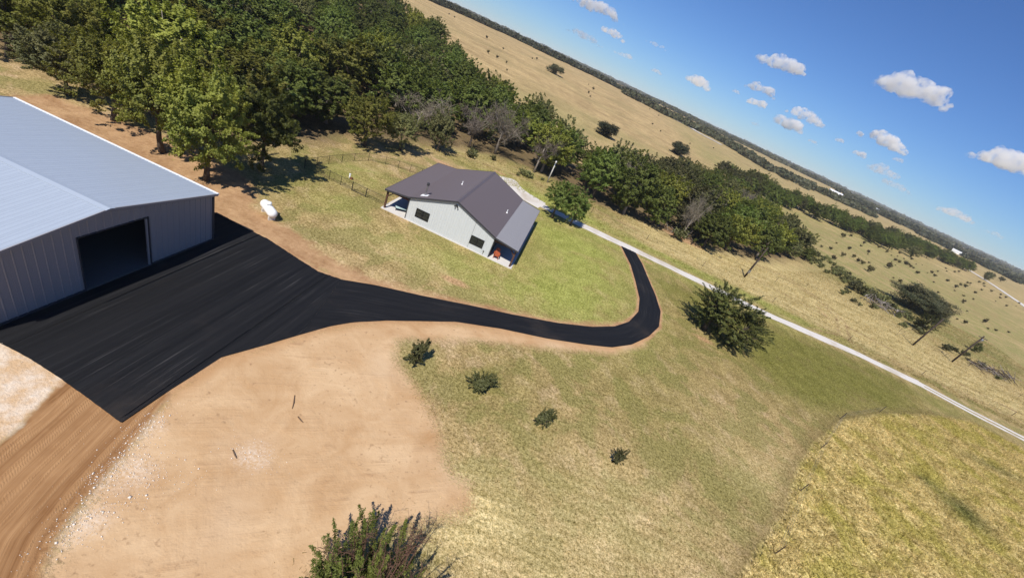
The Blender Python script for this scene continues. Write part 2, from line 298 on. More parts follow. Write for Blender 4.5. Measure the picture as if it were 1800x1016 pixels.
    mow = b.mix(b.attr('hill'), mow, hill)
    mow = b.mix(b.math('MULTIPLY', b.attr('rut'), b.ramp(n2, .35, .6)), mow, (.27, .185, .09))
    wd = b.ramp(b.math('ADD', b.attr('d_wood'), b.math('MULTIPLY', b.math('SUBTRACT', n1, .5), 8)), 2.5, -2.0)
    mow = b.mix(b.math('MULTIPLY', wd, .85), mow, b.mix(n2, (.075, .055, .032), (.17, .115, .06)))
    mow = b.mix(b.math('MULTIPLY', b.ramp(b.math('ADD', b.attr('bare'), b.math('MULTIPLY', b.math('SUBTRACT', n2, .5), .8)), .3, .7), .75), mow, (.44, .265, .145))
    g1 = b.noise(p, 4.2, 3, .7); g2 = b.noise(p, 11.0, 2, .6); amp = b.math('ADD', .75, b.math('MULTIPLY', b.ramp(b.attr('d_tall'), .3, -.3), .35))
    k = b.math('ADD', b.math('MULTIPLY', b.math('MULTIPLY', b.math('SUBTRACT', g1, .5), 3.5), amp), b.math('MULTIPLY', b.math('SUBTRACT', g2, .5), 2.2)); k = b.math('MINIMUM', b.math('MAXIMUM', b.math('ADD', k, 1.07), .30), 1.7)
    cc = b.n('ShaderNodeCombineColor'); b.set(cc.inputs[0], k); b.set(cc.inputs[1], k); b.set(cc.inputs[2], b.math('POWER', k, 1.25)); mow = b.mul(mow, cc.outputs[0])
    return mow, (n0, n1, n2, n3, n4)
def m_ground():
    b = NB('ground_soil_and_grass'); p = b.pos()
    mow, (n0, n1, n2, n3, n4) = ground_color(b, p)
    jag = b.math('ADD', b.math('MULTIPLY', b.math('SUBTRACT', n2, .5), 2.2), b.math('MULTIPLY', b.math('SUBTRACT', n3, .5), 1.0))
    jag2 = b.math('MULTIPLY', jag, .35)
    ps = b.map(p, (.22, 1.5, 1), (0, 0, R(-38))); s1 = b.noise(ps, .55, 6, .62, .5); s2 = b.noise(ps, 2.4, 4, .6)
    dcol = b.mix(b.ramp(b.math('ADD', b.math('MULTIPLY', s1, .15), b.math('ADD', b.math('MULTIPLY', n1, .40), b.math('MULTIPLY', b.noise(p, .33, 6, .68, .8), .45))), .36, .60), (.420, .245, .115), (.600, .415, .240))
    dcol = b.mix(b.math('MULTIPLY', b.ramp(b.attr('d_fab'), 1.1, .1), .7), dcol, (.43, .235, .105))
    dcol = b.mix(b.math('MULTIPLY', b.ramp(b.math('ADD', b.noise(p, 3.4, 3, .5), b.math('MULTIPLY', n1, .35)), .80, .92), .6), dcol, (.27, .16, .085))
    wv = b.noise(b.map(p, (.10, 3.2, 1), (0, 0, R(-30))), 1.0, 4, .6, .8); dcol = b.mix(b.math('MULTIPLY', b.ramp(wv, .56, .68), b.math('MULTIPLY', b.ramp(n2, .48, .62), .6)), dcol, (.36, .215, .115))
    pale = b.noise(b.map(p, (1, 1, 1), (0, 0, 0), (9, 4, 0)), .11, 3, .5); dcol = b.mix(b.math('MULTIPLY', b.ramp(pale, .5, .68, smooth=True), .5), dcol, (.62, .455, .29))
    feather = b.math('MULTIPLY', b.math('SUBTRACT', b.noise(p, 6.5, 4, .7), .5), b.math('MULTIPLY', b.ramp(b.attr('d_fab'), .6, 2.5), 3.0))
    sandm = b.ramp(b.math('ADD', b.math('ADD', b.attr('d_sand'), b.math('MULTIPLY', jag, .55)), feather), .55, -.45)
    d2col = b.mix(b.ramp(b.math('ADD', b.math('MULTIPLY', n2, .6), b.math('MULTIPLY', n3, .4)), .36, .62), (.300, .165, .080), (.505, .315, .170))
    d2m = b.ramp(b.math('ADD', b.attr('d_dirt'), b.math('MULTIPLY', jag, 1.0)), .6, -.4)
    rim = b.ramp(b.math('ADD', b.attr('d_fab'), b.math('MULTIPLY', jag2, .8)), .5, .22)
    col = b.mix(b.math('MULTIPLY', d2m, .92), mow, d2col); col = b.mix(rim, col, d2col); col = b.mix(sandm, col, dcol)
    tv = b.n('ShaderNodeCombineXYZ'); b.set(tv.inputs[0], b.attr('trk'))
    b.set(tv.inputs[1], b.math('MULTIPLY', n1, .9)); tn = b.noise(tv.outputs[0], 1.7, 4, .65); tn2 = b.noise(tv.outputs[0], 6.0, 2, .5)
    tcol = b.mix(b.ramp(b.math('ADD', b.math('MULTIPLY', tn, .6), b.math('ADD', b.math('MULTIPLY', tn2, .2), b.math('MULTIPLY', n2, .2))), .38, .62), (.205, .095, .036), (.420, .240, .112))
    chalk = None
    for cx, cy, rr in ((-13.9, 11.2, 1.0), (-12.6, 9.3, 1.5), (-12.0, 6.8, 1.1), (-8.7, 12.2, 1.2), (-13.2, 8.4, 1.1)):
        dn = b.n('ShaderNodeVectorMath', operation='DISTANCE'); b.set(dn.inputs[0], p); dn.inputs[1].default_value = (cx, cy, 0)
        q = b.ramp(dn.outputs['Value'], rr, rr*.2); chalk = q if chalk is None else b.math('MAXIMUM', chalk, q)
    chalk = b.math('MULTIPLY', chalk, b.ramp(b.math('ADD', b.math('MULTIPLY', n2, .4), b.math('MULTIPLY', b.noise(p, 7, 4, .7), .6)), .44, .60))
    col = b.mix(b.math('MULTIPLY', chalk, .75), col, (.70, .58, .46))
    tread = b.n('ShaderNodeTexWave', wave_type='BANDS', bands_direction='X'); b.set(tread.inputs['Vector'], b.map(p, (1, 1, 1), (0, 0, R(-62)))); tread.inputs['Scale'].default_value = 3.6; tread.inputs['Distortion'].default_value = 5.0; tread.inputs['Detail'].default_value = 2
    trm = b.ramp(b.math('ADD', b.attr('d_track'), b.math('MULTIPLY', jag2, .5)), .15, -.15)
    col = b.mix(trm, col, tcol)
    wp = b.n('ShaderNodeVectorMath', operation='DISTANCE'); b.set(wp.inputs[0], p); wp.inputs[1].default_value = (-20.6, 9.4, 0)
    wpm = b.ramp(b.math('ADD', wp.outputs['Value'], b.math('MULTIPLY', jag, 1.2)), 7.0, 5.6)
    wpm = b.math('MULTIPLY', wpm, b.math('SUBTRACT', 1.0, trm)); col = b.mix(wpm, col, b.mix(b.ramp(b.math('ADD', n2, b.math('MULTIPLY', n3, .3)), .55, .85), (.56, .38, .22), (.74, .66, .56)))
    grass = b.math('SUBTRACT', 1.0, b.math('MAXIMUM', sandm, trm))
    hgt = b.math('ADD', b.math('MULTIPLY', grass, b.math('ADD', b.math('MULTIPLY', n4, .5), n3)), b.math('ADD', b.math('MULTIPLY', sandm, b.math('ADD', b.math('MULTIPLY', s2, .14), b.math('ADD', b.math('MULTIPLY', b.math('MULTIPLY', wv, b.ramp(n2, .45, .62)), .55), b.math('ADD', b.math('MULTIPLY', n3, .12), b.math('MULTIPLY', n4, .14))))), b.math('MULTIPLY', trm, b.math('ADD', b.math('MULTIPLY', tn, 1.5), b.math('MULTIPLY', b.math('MULTIPLY', b.ramp(tn, .53, .58), b.ramp(n1, .42, .6)), b.math('MULTIPLY', tread.outputs['Fac'], .13))))))
    b.bsdf(col, .95, 0, .1, hgt, .55, .14)
    return b.m
M['ground'] = m_ground()
def m_grass():
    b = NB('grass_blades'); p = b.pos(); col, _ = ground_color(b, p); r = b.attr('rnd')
    k = b.math('ADD', b.math('MULTIPLY', r, .75), .75); cc = b.n('ShaderNodeCombineColor'); [b.set(cc.inputs[i], k) for i in range(3)]
    col = b.mul(col, cc.outputs[0])
    d = b.n('ShaderNodeBsdfDiffuse'); b.set(d.inputs[0], col); t = b.n('ShaderNodeBsdfTranslucent'); b.set(t.inputs[0], col); m = b.n('ShaderNodeMixShader'); m.inputs[0].default_value = .35
    b.t.links.new(d.outputs[0], m.inputs[1]); b.t.links.new(t.outputs[0], m.inputs[2]); b.t.links.new(m.outputs[0], b.out.inputs[0]); return b.m
M['grass'] = m_grass()

def build_ground():
    xs = axis(-7000, -60, 112, 7500, .5, 100); ys = axis(-1500, -8, 112, 8000, .5, 120)
    X, Y = np.meshgrid(xs, ys); x = X.ravel(); y = Y.ravel()
    a = zones(x, y); z = T(x, y)
    z = z+np.where(a['d_tall'] < 0, .06, 0)
    nx, ny = len(xs), len(ys); i = np.arange(nx*ny).reshape(ny, nx)
    F = np.stack([i[:-1, :-1], i[:-1, 1:], i[1:, 1:], i[1:, :-1]], -1).reshape(-1, 4)
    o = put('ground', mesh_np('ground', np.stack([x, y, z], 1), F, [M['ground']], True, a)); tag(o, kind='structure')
build_ground()

def ribbon(name, line, w, mat, dz=.012, parent=None, step=3.0):
    P = np.asarray(line, float); seg = np.hypot(*np.diff(P, axis=0).T); s = np.concatenate([[0], np.cumsum(seg)]); n = max(2, int(s[-1]/step))
    q = np.linspace(0, s[-1], n); x = np.interp(q, s, P[:, 0]); y = np.interp(q, s, P[:, 1]); tx, ty = np.gradient(x), np.gradient(y); l = np.hypot(tx, ty)+1e-9
    nx, ny = -ty/l, tx/l; ww = w/2*(1+.09*np.sin(q*.31)+.05*np.sin(q*1.13+1)); ww2 = w/2*(1+.08*np.sin(q*.27+2)+.06*np.sin(q*.93))
    V = []
    for k in range(n):
        for t, wd in ((-1, ww[k]), (-.5, ww[k]), (0, ww[k]), (.5, ww2[k]), (1, ww2[k])):
            px, py = x[k]+nx[k]*wd*t, y[k]+ny[k]*wd*t; V.append((px, py, float(T(px, py))+dz+.02*(1-abs(t))))
    F = [(5*k+j, 5*k+j+1, 5*k+j+6, 5*k+j+5) for k in range(n-1) for j in range(4)]
    me = bpy.data.meshes.new(name); me.from_pydata(V, [], F); me.materials.append(mat)
    o = put(name, me, parent); return tag(o, kind='structure')
# the white gravel lane: solid near the house, two wheel tracks farther to the right
ribbon('gravel_lane', [(-12, 75.2), (-2, 73.7), (6, 73.0), (20, 73.1), (44, 72.2), (62, 73.8), (76, 73.6)], 2.5, M['gravel'], .014, None, 1.0)
ribbon('wheel_track', [(75, 74.25), (84, 72.4), (95, 71.1), (112, 70.2), (150, 70)], .95, M['gravel'], .017, None, 1.0)
ribbon('wheel_track', [(75, 72.75), (84, 70.9), (95, 69.6), (112, 68.7), (150, 68.5)], .95, M['gravel'], .017, None, 1.0)
ribbon('gravel_yard', [(-11, 79.5), (-9, 77), (-5.5, 74.4), (-1.5, 73.6)], 5.0, M['gravel'], .010, None, .8)
ribbon('county_road', [(447.7, 553.7), (446.6, 528.6), (436.0, 490.1), (420.9, 449.8), (395.6, 402.0), (379.2, 367.5), (358.4, 331.2)], 7.0, M['gravel'], .25, None, 4.0)
ribbon('gravel_strip', [(94.2, 629.0), (98.8, 612.1), (106.0, 614.9), (118.9, 620.7), (126.1, 594.8), (135.5, 584.5), (147.1, 585.8), (159.9, 578.3)], 12.0, M['gravel'], .35, None, 4.0)

# ------------------------------------------------------------------ black fabric drive
drive = bpy.data.objects.new('driveway', None); COL.objects.link(drive); tag(drive, 'driveway of black woven ground fabric in front of the barn', None, None, 'structure')
def fabric_pad():
    pad = [p for p in FAB_U[:6]]+[(-12.46, 21.23), (-13.51, 19.12), (-14.8, 16.68), (-14.9, 14.84), (-15.0, 13.5), (-15.06, 10.87), (-17.59, 11.28), (-19.59, 11.57), (-21.53, 11.78), (-24.4, 11.9), (-24.4, 26.5), (-27.6, 26.5)]
    def wob(x, y): return .012*math.sin(x*9+.6*math.sin(y*.35))+.010*math.sin(x*21+y*.2)+.008*math.sin(x*4.1-y*.11)
    edges = [-28, -22.9, -19.1, -15.3, -12]
    for k in range(4):
        bm = bmesh.new(); vs_ = [bm.verts.new((x, y, 0)) for x, y in pad]; bm.faces.new(vs_)
        for xc, sgn in ((edges[k], -1), (edges[k+1]+.15, 1)):
            bmesh.ops.bisect_plane(bm, geom=bm.verts[:]+bm.edges[:]+bm.faces[:], plane_co=(xc, 0, 0), plane_no=(sgn, 0, 0), clear_outer=True)
        for xc in np.arange(edges[k], edges[k+1]+.2, .16): bmesh.ops.bisect_plane(bm, geom=bm.verts[:]+bm.edges[:]+bm.faces[:], plane_co=(xc, 0, 0), plane_no=(1, 0, 0))
        for yc in np.arange(10.5, 30.5, .8): bmesh.ops.bisect_plane(bm, geom=bm.verts[:]+bm.edges[:]+bm.faces[:], plane_co=(0, yc, 0), plane_no=(0, 1, 0))
        for v in bm.verts: v.co.z = .045+.012*(k % 2)+wob(v.co.x, v.co.y)
        me = bpy.data.meshes.new('fabric_strip'); bm.to_mesh(me); bm.free(); me.materials.append(M['fabric'])
        n = len(me.vertices); co = np.empty(n*3, np.float32); me.vertices.foreach_get('co', co); co = co.reshape(-1, 3)
        for nm, arr in (('u', co[:, 0]), ('v', co[:, 1])): me.attributes.new(nm, 'FLOAT', 'POINT').data.foreach_set('value', arr.copy())
        for p in me.polygons: p.use_smooth = True
        put('fabric_strip', me, drive)
    U = np.array(FAB_U[5:]); Lo = np.array(FAB_L[:18][::-1])
    def res(P, n):
        s = np.concatenate([[0], np.cumsum(np.hypot(*np.diff(P, axis=0).T))]); q = np.linspace(0, s[-1], n); return np.stack([np.interp(q, s, P[:, 0]), np.interp(q, s, P[:, 1])], 1)
    N = 161; A = res(U, N); B = res(Lo, N); cuts = [0, 46, 84, 112, 134, 160]; W = 22
    for k in range(5):
        i0, i1 = max(0, cuts[k]-1), cuts[k+1]; V = []; u = []; v = []
        for i in range(i0, i1+1):
            for j in range(W+1):
                t = j/W; x, y = A[i]*(1-t)+B[i]*t; w = np.hypot(*(A[i]-B[i]))
                d = t*w; V.append((x, y, .05+.005*k+.010*math.sin(d*8+.5*math.sin(i*.2))+.008*math.sin(d*19+i*.1))); u.append(d+k*7); v.append(i*.5)
        n = i1-i0+1; ii = np.arange(n*(W+1)).reshape(n, W+1); F = np.stack([ii[:-1, :-1], ii[:-1, 1:], ii[1:, 1:], ii[1:, :-1]], -1).reshape(-1, 4)[:, ::-1]
        put('fabric_strip', mesh_np('fabric_strip', V, F, [M['fabric']], True, {'u': u, 'v': v}), drive)
fabric_pad()

# ------------------------------------------------------------------ ribbed metal sheet
def sheet(name, w, l, mat, rib=.3, h=.03, th=.008, cut=None):
    """ribbed sheet: x across 0..w, y along 0..l, z up. cut(x) -> (y0, y1) gives slanted ends"""
    prof = [(0, 0)]; n = max(1, round(w/rib))
    for i in range(n):
        c = (i+.5)*w/n; prof += [(c-.05, 0), (c-.022, h), (c+.022, h), (c+.05, 0)]
    prof.append((w, 0)); V = []; m = len(prof)
    for x, z in prof:
        y0, y1 = cut(x) if cut else (0, l); V += [(x, y0, z), (x, y1, z), (x, y0, z-th), (x, y1, z-th)]
    F = []
    for i in range(m-1):
        a, b = 4*i, 4*i+4; F += [(a, b, b+1, a+1), (a+2, a+3, b+3, b+2), (a, a+2, b+2, b), (a+1, b+1, b+3, a+3)]
    F += [(0, 1, 3, 2), (4*m-4, 4*m-2, 4*m-1, 4*m-3)]
    me = bpy.data.meshes.new(name); me.from_pydata(V, [], F); me.materials.append(mat); return me
def frame(o, ex, ey, ez):
    m = Matrix((Vector(ex), Vector(ey), Vector(ez))).transposed().to_4x4(); m.translation = o; return m
# ------------------------------------------------------------------ barn
def barn():
    X0, X1, Y0, Y1, E, RZ = -24.45, -42.0, 11.0, 26.42, 4.32, 5.45; YR = (Y0+Y1)/2
    D0, D1, DH = 16.9, 21.12, 3.95
    b = thing('metal_barn', 'large grey metal barn with open door and pale ribbed roof', 'barn', (X0, YR, 0))
    off = Vector((X0, YR, 0)); to = lambda x, y, z: Vector((x, y, z))-off
    top = lambda y: E+(RZ-E)*(1-abs(y-YR)/(YR-Y0))
    def part(name, mat, fn, parent=None):
        mb = MB(); fn(mb); me = mb.mesh(name, mat)
        for v in me.vertices: v.co -= off
        return put(name, me, parent or b)
    fw = part('front_wall', M['dark_trim'], lambda m: (
        m.prism([(X0-.12, Y0+.05, .05), (X0-.12, D0, .05), (X0-.12, D0, top(D0)-.12), (X0-.12, Y0+.05, E-.12)], (.06, 0, 0)),
        m.prism([(X0-.12, D1, .05), (X0-.12, Y1-.05, .05), (X0-.12, Y1-.05, E-.12), (X0-.12, D1, top(D1)-.12)], (.06, 0, 0)),
        m.prism([(X0-.12, D0+.003, DH), (X0-.12, D1-.003, DH), (X0-.12, D1-.003, top(D1)-.12), (X0-.12, YR, RZ-.12), (X0-.12, D0+.003, top(D0)-.12)], (.06, 0, 0))))
    # front panels: vertical sheets along Y
    n = 17; w = (Y1-Y0)/n; cuts = sorted(set([round(Y0+w*i, 3) for i in range(n+1)]+[D0, D1, YR]))
    for a, c in zip(cuts[:-1], cuts[1:]):
        if c-a < .06: continue
        mid = (a+c)/2; lo = DH if D0 <= mid <= D1 else .12
        me = sheet('wall_panel', c-a-.008, 1, M['wall_grey'], .42, .032, .008, lambda x, a=a, lo=lo: (lo, top(a+x)-.10))
        o = put('wall_panel', me, fw); o.matrix_local = frame(to(X0-.03, a+.004, 0), (0, 1, 0), (0, 0, 1), (1, 0, 0))
    def side(name, Y, sg):
        s = part(name, M['dark_trim'], lambda m: m.box((X1+.05, min(Y-sg*.12, Y-sg*.06), .05), (X0-.15, max(Y-sg*.12, Y-sg*.06), E-.1)))
        k = 20; ww = (X0-X1-.1)/k; me = sheet('wall_panel', ww-.008, E-.24, M['wall_grey'], .42, .032)
        for i in range(k):
            o = put('wall_panel', me, s); x = X0-.05-ww*(i+1) if sg < 0 else X0-.05-ww*i
            o.matrix_local = frame(to(x, Y-sg*.03, .12), (-sg, 0, 0), (0, 0, 1), (0, sg, 0))
    side('side_wall', Y1, 1); side('side_wall', Y0, -1)
    part('back_wall', M['wall_grey'], lambda m: m.prism([(X1, Y0, .05), (X1, Y1, .05), (X1, Y1, E-.1), (X1, YR, RZ-.1), (X1, Y0, E-.1)], (.08, 0, 0)))
    # roof: two slopes of 20 sheets each
    k = 20; ov = .18; XA, XB = X0+ov, X1-ov; ww = (XA-XB)/k; sl = math.hypot(YR-Y0+ov, (RZ-E)*(1+ov/(YR-Y0)))
    c, s = (YR-Y0)/math.hypot(YR-Y0, RZ-E), (RZ-E)/math.hypot(YR-Y0, RZ-E)
    me = sheet('roof_panel', ww-.006, sl, M['barn_roof'], .3, .016)
    for sg, nm in ((1, 'right'), (-1, 'left')):
        ye = Y1+ov if sg > 0 else Y0-ov; ze = E-(ov)*s/c
        r = part('roof_deck', M['dark_trim'], lambda m: m.prism([(XB+.03, ye-sg*.03, ze-.05), (XA-.03, ye-sg*.03, ze-.05), (XA-.03, YR, RZ-.05), (XB+.03, YR, RZ-.05)], (0, 0, -.05)))
        for i in range(k):
            o = put('roof_panel', me, r)
            if sg > 0: o.matrix_local = frame(to(XA-ww*i-.003, ye, ze), (-1, 0, 0), (0, -c, s), (0, s, c))
            else: o.matrix_local = frame(to(XB+ww*i+.003, ye, ze), (1, 0, 0), (0, c, s), (0, -s, c))
        part('eave_gutter', M['white_trim'], lambda m: m.box((XB, min(ye, ye+sg*.14), ze-.13), (XA, max(ye, ye+sg*.14), ze+.035)))
        for xr in (XA+.003, XB-.063):
            part('rake_trim', M['wall_grey'] if sg < 9 else None, lambda m: m.prism([(xr, ye, ze-.14), (xr, YR, RZ-.14), (xr, YR, RZ+.045), (xr, ye, ze+.045)], (.06, 0, 0)))
    part('ridge_cap', M['barn_roof'], lambda m: m.prism([(XB-.02, YR-.28, RZ+.005), (XB-.02, YR, RZ+.06), (XB-.02, YR+.28, RZ+.005), (XB-.02, YR+.28, RZ-.02), (XB-.02, YR, RZ+.03), (XB-.02, YR-.28, RZ-.02)], (XA-XB+.1, 0, 0)))
    part('dark_rake_strip', M['dark_trim'], lambda m: [m.prism([(X0+.04, y0, top(y0)-.26), (X0+.04, YR, RZ-.26), (X0+.04, YR, RZ-.15), (X0+.04, y0, top(y0)-.15)], (.03, 0, 0)) for y0 in (Y0, Y1)])  # dark strip along the front wall just below the rake trim
    for y in (Y0, Y1): part('corner_trim', M['dark_trim'], lambda m: m.box((X0-.02, y-.08, .1), (X0+.045, y+.06, E-.16)))
    for ya, yb in ((Y0, D0), (D1, Y1)): part('base_trim', M['dark_trim'], lambda m: m.box((X0-.04, ya, .0), (X0+.05, yb, .16)))
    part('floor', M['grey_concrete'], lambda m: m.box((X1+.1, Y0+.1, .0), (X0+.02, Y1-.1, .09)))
    part('door_frame', M['dark_trim'], lambda m: (m.box((X0-.2, D0-.05, .09), (X0+.035, D0, DH)), m.box((X0-.2, D1, .09), (X0+.035, D1+.06, DH)), m.box((X0-.2, D0-.05, DH), (X0+.035, D1+.06, DH+.06))))
    part('door_guide', M['wall_grey'], lambda m: (m.box((X0-.10, D1-.14, .09), (X0+.0, D1-.04, DH-.1)), m.box((X0-.08, D1-.18, 1.2), (X0+.04, D1-.1, 1.45))))
    part('rolled_door', M['wall_grey'], lambda m: m.tube([(X0-.5, D0+.05, DH+.1), (X0-.5, D1-.05, DH+.1)], .28, 14))
    for x in (-28.9, -33.3, -37.6):
        for y in (Y0+.35, Y1-.35): part('column', M['rust'], lambda m: m.box((x-.1, y-.12, .09), (x+.1, y+.12, E-.2)))
        part('rafter', M['rust'], lambda m: [m.prism([(x-.08, y0, E-.5), (x-.08, YR, RZ-.5), (x-.08, YR, RZ-.2), (x-.08, y0, E-.2)], (.16, 0, 0)) for y0 in (Y0+.3, Y1-.3)])
barn()
# ------------------------------------------------------------------ house
def house():
    X0, X1, Y0, Y1, E, RZ, XR = -15.7, -4.4, 45.0, 62.0, 3.0, 5.08, -10.05
    PL, PR, PE = -18.65, -1.45, 2.62
    b = thing('metal_house', 'white ribbed metal house with brown roof and two porches', 'house', (XR, Y0, 0)); off = Vector((XR, Y0, 0))
    def part(name, mat, fn, parent=None, smooth=False):
        mb = MB(); fn(mb); me = mb.mesh(name, mat, smooth)
        for v in me.vertices: v.co -= off
        return put(name, me, parent or b)
    top = lambda x: E+(RZ-E)*(1-abs(x-XR)/(XR-X0))
    part('slab', M['concrete'], lambda m: m.box((PL-.25, Y0-.12, -.05), (PR+.3, Y1+.1, .10)))
    WIN = [(-14.58, -12.82, .92, 2.06), (-7.2, -5.45, .80, 1.92)]
    core = part('gable_wall', M['dark_trim'], lambda m: m.prism([(X0, Y0+.12, .1), (X1, Y0+.12, .1), (X1, Y0+.12, E-.06), (XR, Y0+.12, RZ-.08), (X0, Y0+.12, E-.06)], (0, .06, 0)))
    cuts = sorted(set([round(X0+i*.9417, 3) for i in range(13)]+[x for w in WIN for x in w[:2]]+[XR]))
    for a, c in zip(cuts[:-1], cuts[1:]):
        if c-a < .05: continue
        mid = (a+c)/2; spans = [(.12, None)]
        for w in WIN:
            if w[0] <= mid <= w[1]: spans = [(.12, w[2]), (w[3], None)]
        for lo, hi in spans:
            me = sheet('wall_panel', c-a-.004, 1, M['white_wall'], .3, .018, .008, lambda x, a=a, lo=lo, hi=hi: (lo, hi if hi else top(a+x)-.06))
            o = put('wall_panel', me, core); o.matrix_local = frame(Vector((a+.002, Y0+.02, 0))-off, (1, 0, 0), (0, 0, 1), (0, -1, 0))
    for w in WIN:
        x0, x1, z0, z1 = w; y = Y0-.03
        f = part('window', M['black'], lambda m: (m.box((x0, y, z0), (x1, Y0+.1, z0+.08)), m.box((x0, y, z1-.08), (x1, Y0+.1, z1)), m.box((x0, y, z0+.08), (x0+.08, Y0+.1, z1-.08)), m.box((x1-.08, y, z0+.08), (x1, Y0+.1, z1-.08)),
            m.box(((x0+x1)/2-.06, y-.004, z0+.08), ((x0+x1)/2+.06, Y0+.1, z1-.08))))
        for q0, q1 in ((x0+.08, (x0+x1)/2-.06), ((x0+x1)/2+.06, x1-.08)):
            zm = (z0+z1)/2
            for r0, r1 in ((z0+.08, zm-.02), (zm+.02, z1-.08)): part('pane', M['glass'], lambda m: m.box((q0, Y0+.03, r0), (q1, Y0+.05, r1)), f)
            part('meeting_rail', M['black'], lambda m: m.box((q0, Y0+.0, zm-.02), (q1, Y0+.06, zm+.02)), f)
    for x, sg in ((X0, 1), (X1, -1)):
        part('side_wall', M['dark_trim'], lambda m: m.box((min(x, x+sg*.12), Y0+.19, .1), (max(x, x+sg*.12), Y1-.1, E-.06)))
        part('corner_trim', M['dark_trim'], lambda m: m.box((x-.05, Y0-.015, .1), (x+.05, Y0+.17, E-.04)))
    part('back_wall', M['white_wall'], lambda m: m.prism([(X0, Y1-.1, .1), (X1, Y1-.1, .1), (X1, Y1-.1, E-.06), (XR, Y1-.1, RZ-.08), (X0, Y1-.1, E-.06)], (0, .1, 0)))
    # doors and windows under the porches
    for x, sg, ys in ((X0, -1, (49.5, 55.5)), (X1, 1, (50.5, 56.0))):
        for i, y in enumerate(ys):
            d = part('door', M['brown_wood'] if i else M['glass'], lambda m: m.box((min(x, x+sg*.04), y, .12), (max(x, x+sg*.04), y+(1.0 if i else 1.8), 2.2)))
            part('handle', M['steel'], lambda m: m.box((min(x+sg*.045, x+sg*.1), y+.08, 1.05), (max(x+sg*.045, x+sg*.1), y+.14, 1.15)), d)
    k = 18; YA, YB = Y0-.22, Y1+.22; ww = (YB-YA)/k
    def slope(xa, za, xr, zr, mat, nm):
        """sheets from the low edge (xa, za) up to (xr, zr)"""
        sg = 1 if xr > xa else -1; l = math.hypot(xr-xa, zr-za); ux, uz = (xr-xa)/l, (zr-za)/l
        r = part(nm, M['dark_trim'], lambda m: m.prism([(xa+.03*sg, YA+.04, za-.03), (xr, YA+.04, zr-.03), (xr, YB-.04, zr-.03), (xa+.03*sg, YB-.04, za-.03)], (0, 0, -.09)))
        me = sheet('roof_panel', ww-.008, l, mat, .31, .022)
        for i in range(k):
            o = put('roof_panel', me, r)
            if sg > 0: o.matrix_local = frame(Vector((xa, YB-ww*i-.004, za))-off, (0, -1, 0), (ux, 0, uz), (-uz, 0, ux))
            else: o.matrix_local = frame(Vector((xa, YA+ww*i+.004, za))-off, (0, 1, 0), (ux, 0, uz), (uz, 0, -ux))
        return r
    EO = .06
    rl = slope(X0-EO, E+.02, XR, RZ+.06, M['brown_roof'], 'roof'); slope(X1+EO, E+.02, XR, RZ+.06, M['brown_roof'], 'roof')
    slope(PL-.2, PE, X0-.04, E-.01, M['brown_roof'], 'porch_roof'); slope(PR+.2, PE, X1+.04, E-.01, M['grey_roof'], 'porch_roof')
    part('ridge_cap', M['brown_roof'], lambda m: m.prism([(XR-.22, YA-.02, RZ+.01), (XR, YA-.02, RZ+.13), (XR+.22, YA-.02, RZ+.01), (XR+.22, YA-.02, RZ-.01), (XR, YA-.02, RZ+.09), (XR-.22, YA-.02, RZ-.01)], (0, YB-YA+.04, 0)))
    for y in (YA-.045, YB+.003):
        for xa, za, xr, zr in ((X0-EO, E+.02, XR, RZ+.06), (X1+EO, E+.02, XR, RZ+.06), (PL-.2, PE, X0-.1, E), (PR+.2, PE, X1+.1, E)):
            part('rake_trim', M['dark_trim'], lambda m: m.prism([(xa, y, za-.17), (xr, y, zr-.17), (xr, y, zr+.035), (xa, y, za+.035)], (0, .04, 0)))
    for x, sg in ((PL-.2, -1), (PR+.2, 1)): part('porch_fascia', M['brown_roof'], lambda m: m.box((min(x, x+sg*.04), YA, PE-.2), (max(x, x+sg*.04), YB, PE+.03)))
    for x, sg in ((PL+.05, 1), (PR-.05, -1)):
        part('porch_beam', M['brown_wood'], lambda m: m.box((x-.1, Y0+.1, PE-.40), (x+.1, Y1-.1, PE-.13)))
        for y in (Y0+.25, Y0+5.75, Y0+11.25, Y1-.25):
            p = part('porch_post', M['brown_wood'], lambda m: m.box((x-.1, y-.1, .10), (x+.1, y+.1, PE-.40)))
            part('brace', M['brown_wood'], lambda m: m.prism([(x+sg*.1, y-.06, PE-1.0), (x+sg*.1, y-.06, PE-.8), (x+sg*.62, y-.06, PE-.28), (x+sg*.78, y-.06, PE-.28)], (0, .12, 0)), p)
        part('end_beam', M['brown_wood'], lambda m: m.box((min(x+sg*.1, X0 if sg > 0 else X1), Y0+.16, PE-.30), (max(x+sg*.1, X0 if sg > 0 else X1), Y0+.34, PE-.09)))
    zr = lambda x: E+.05+(RZ-E)*(1-abs(x-XR)/(XR-X0))
    fl = part('flue_pipe', M['steel'], lambda m: m.tube([(-14.35, 45.95, zr(-14.35)-.1), (-14.35, 45.95, zr(-14.35)+1.35)], .09, 12))
    part('flue_cap', M['dark_trim'], lambda m: (m.tube([(-14.35, 45.95, zr(-14.35)+1.36), (-14.35, 45.95, zr(-14.35)+1.62)], [.17, .15], 12), m.tube([(-14.35, 45.95, zr(-14.35)+1.63), (-14.35, 45.95, zr(-14.35)+1.75)], [.19, .03], 12)), fl)
    part('flue_flashing', M['white_trim'], lambda m: m.prism([(-14.8, 45.6, zr(-14.8)+.03), (-13.95, 45.6, zr(-13.95)+.03), (-13.95, 46.3, zr(-13.95)+.03), (-14.8, 46.3, zr(-14.8)+.03)], (0, 0, .03)), fl)
    for x, y in ((-12.1, 52.9), (-5.1, 53.3)):
        part('vent_pipe', M['white_trim'], lambda m: (m.tube([(x, y, zr(x)-.1), (x, y, zr(x)+.45)], .06, 10), m.tube([(x, y, zr(x)-.02), (x, y, zr(x)+.08)], [.16, .08], 10)))
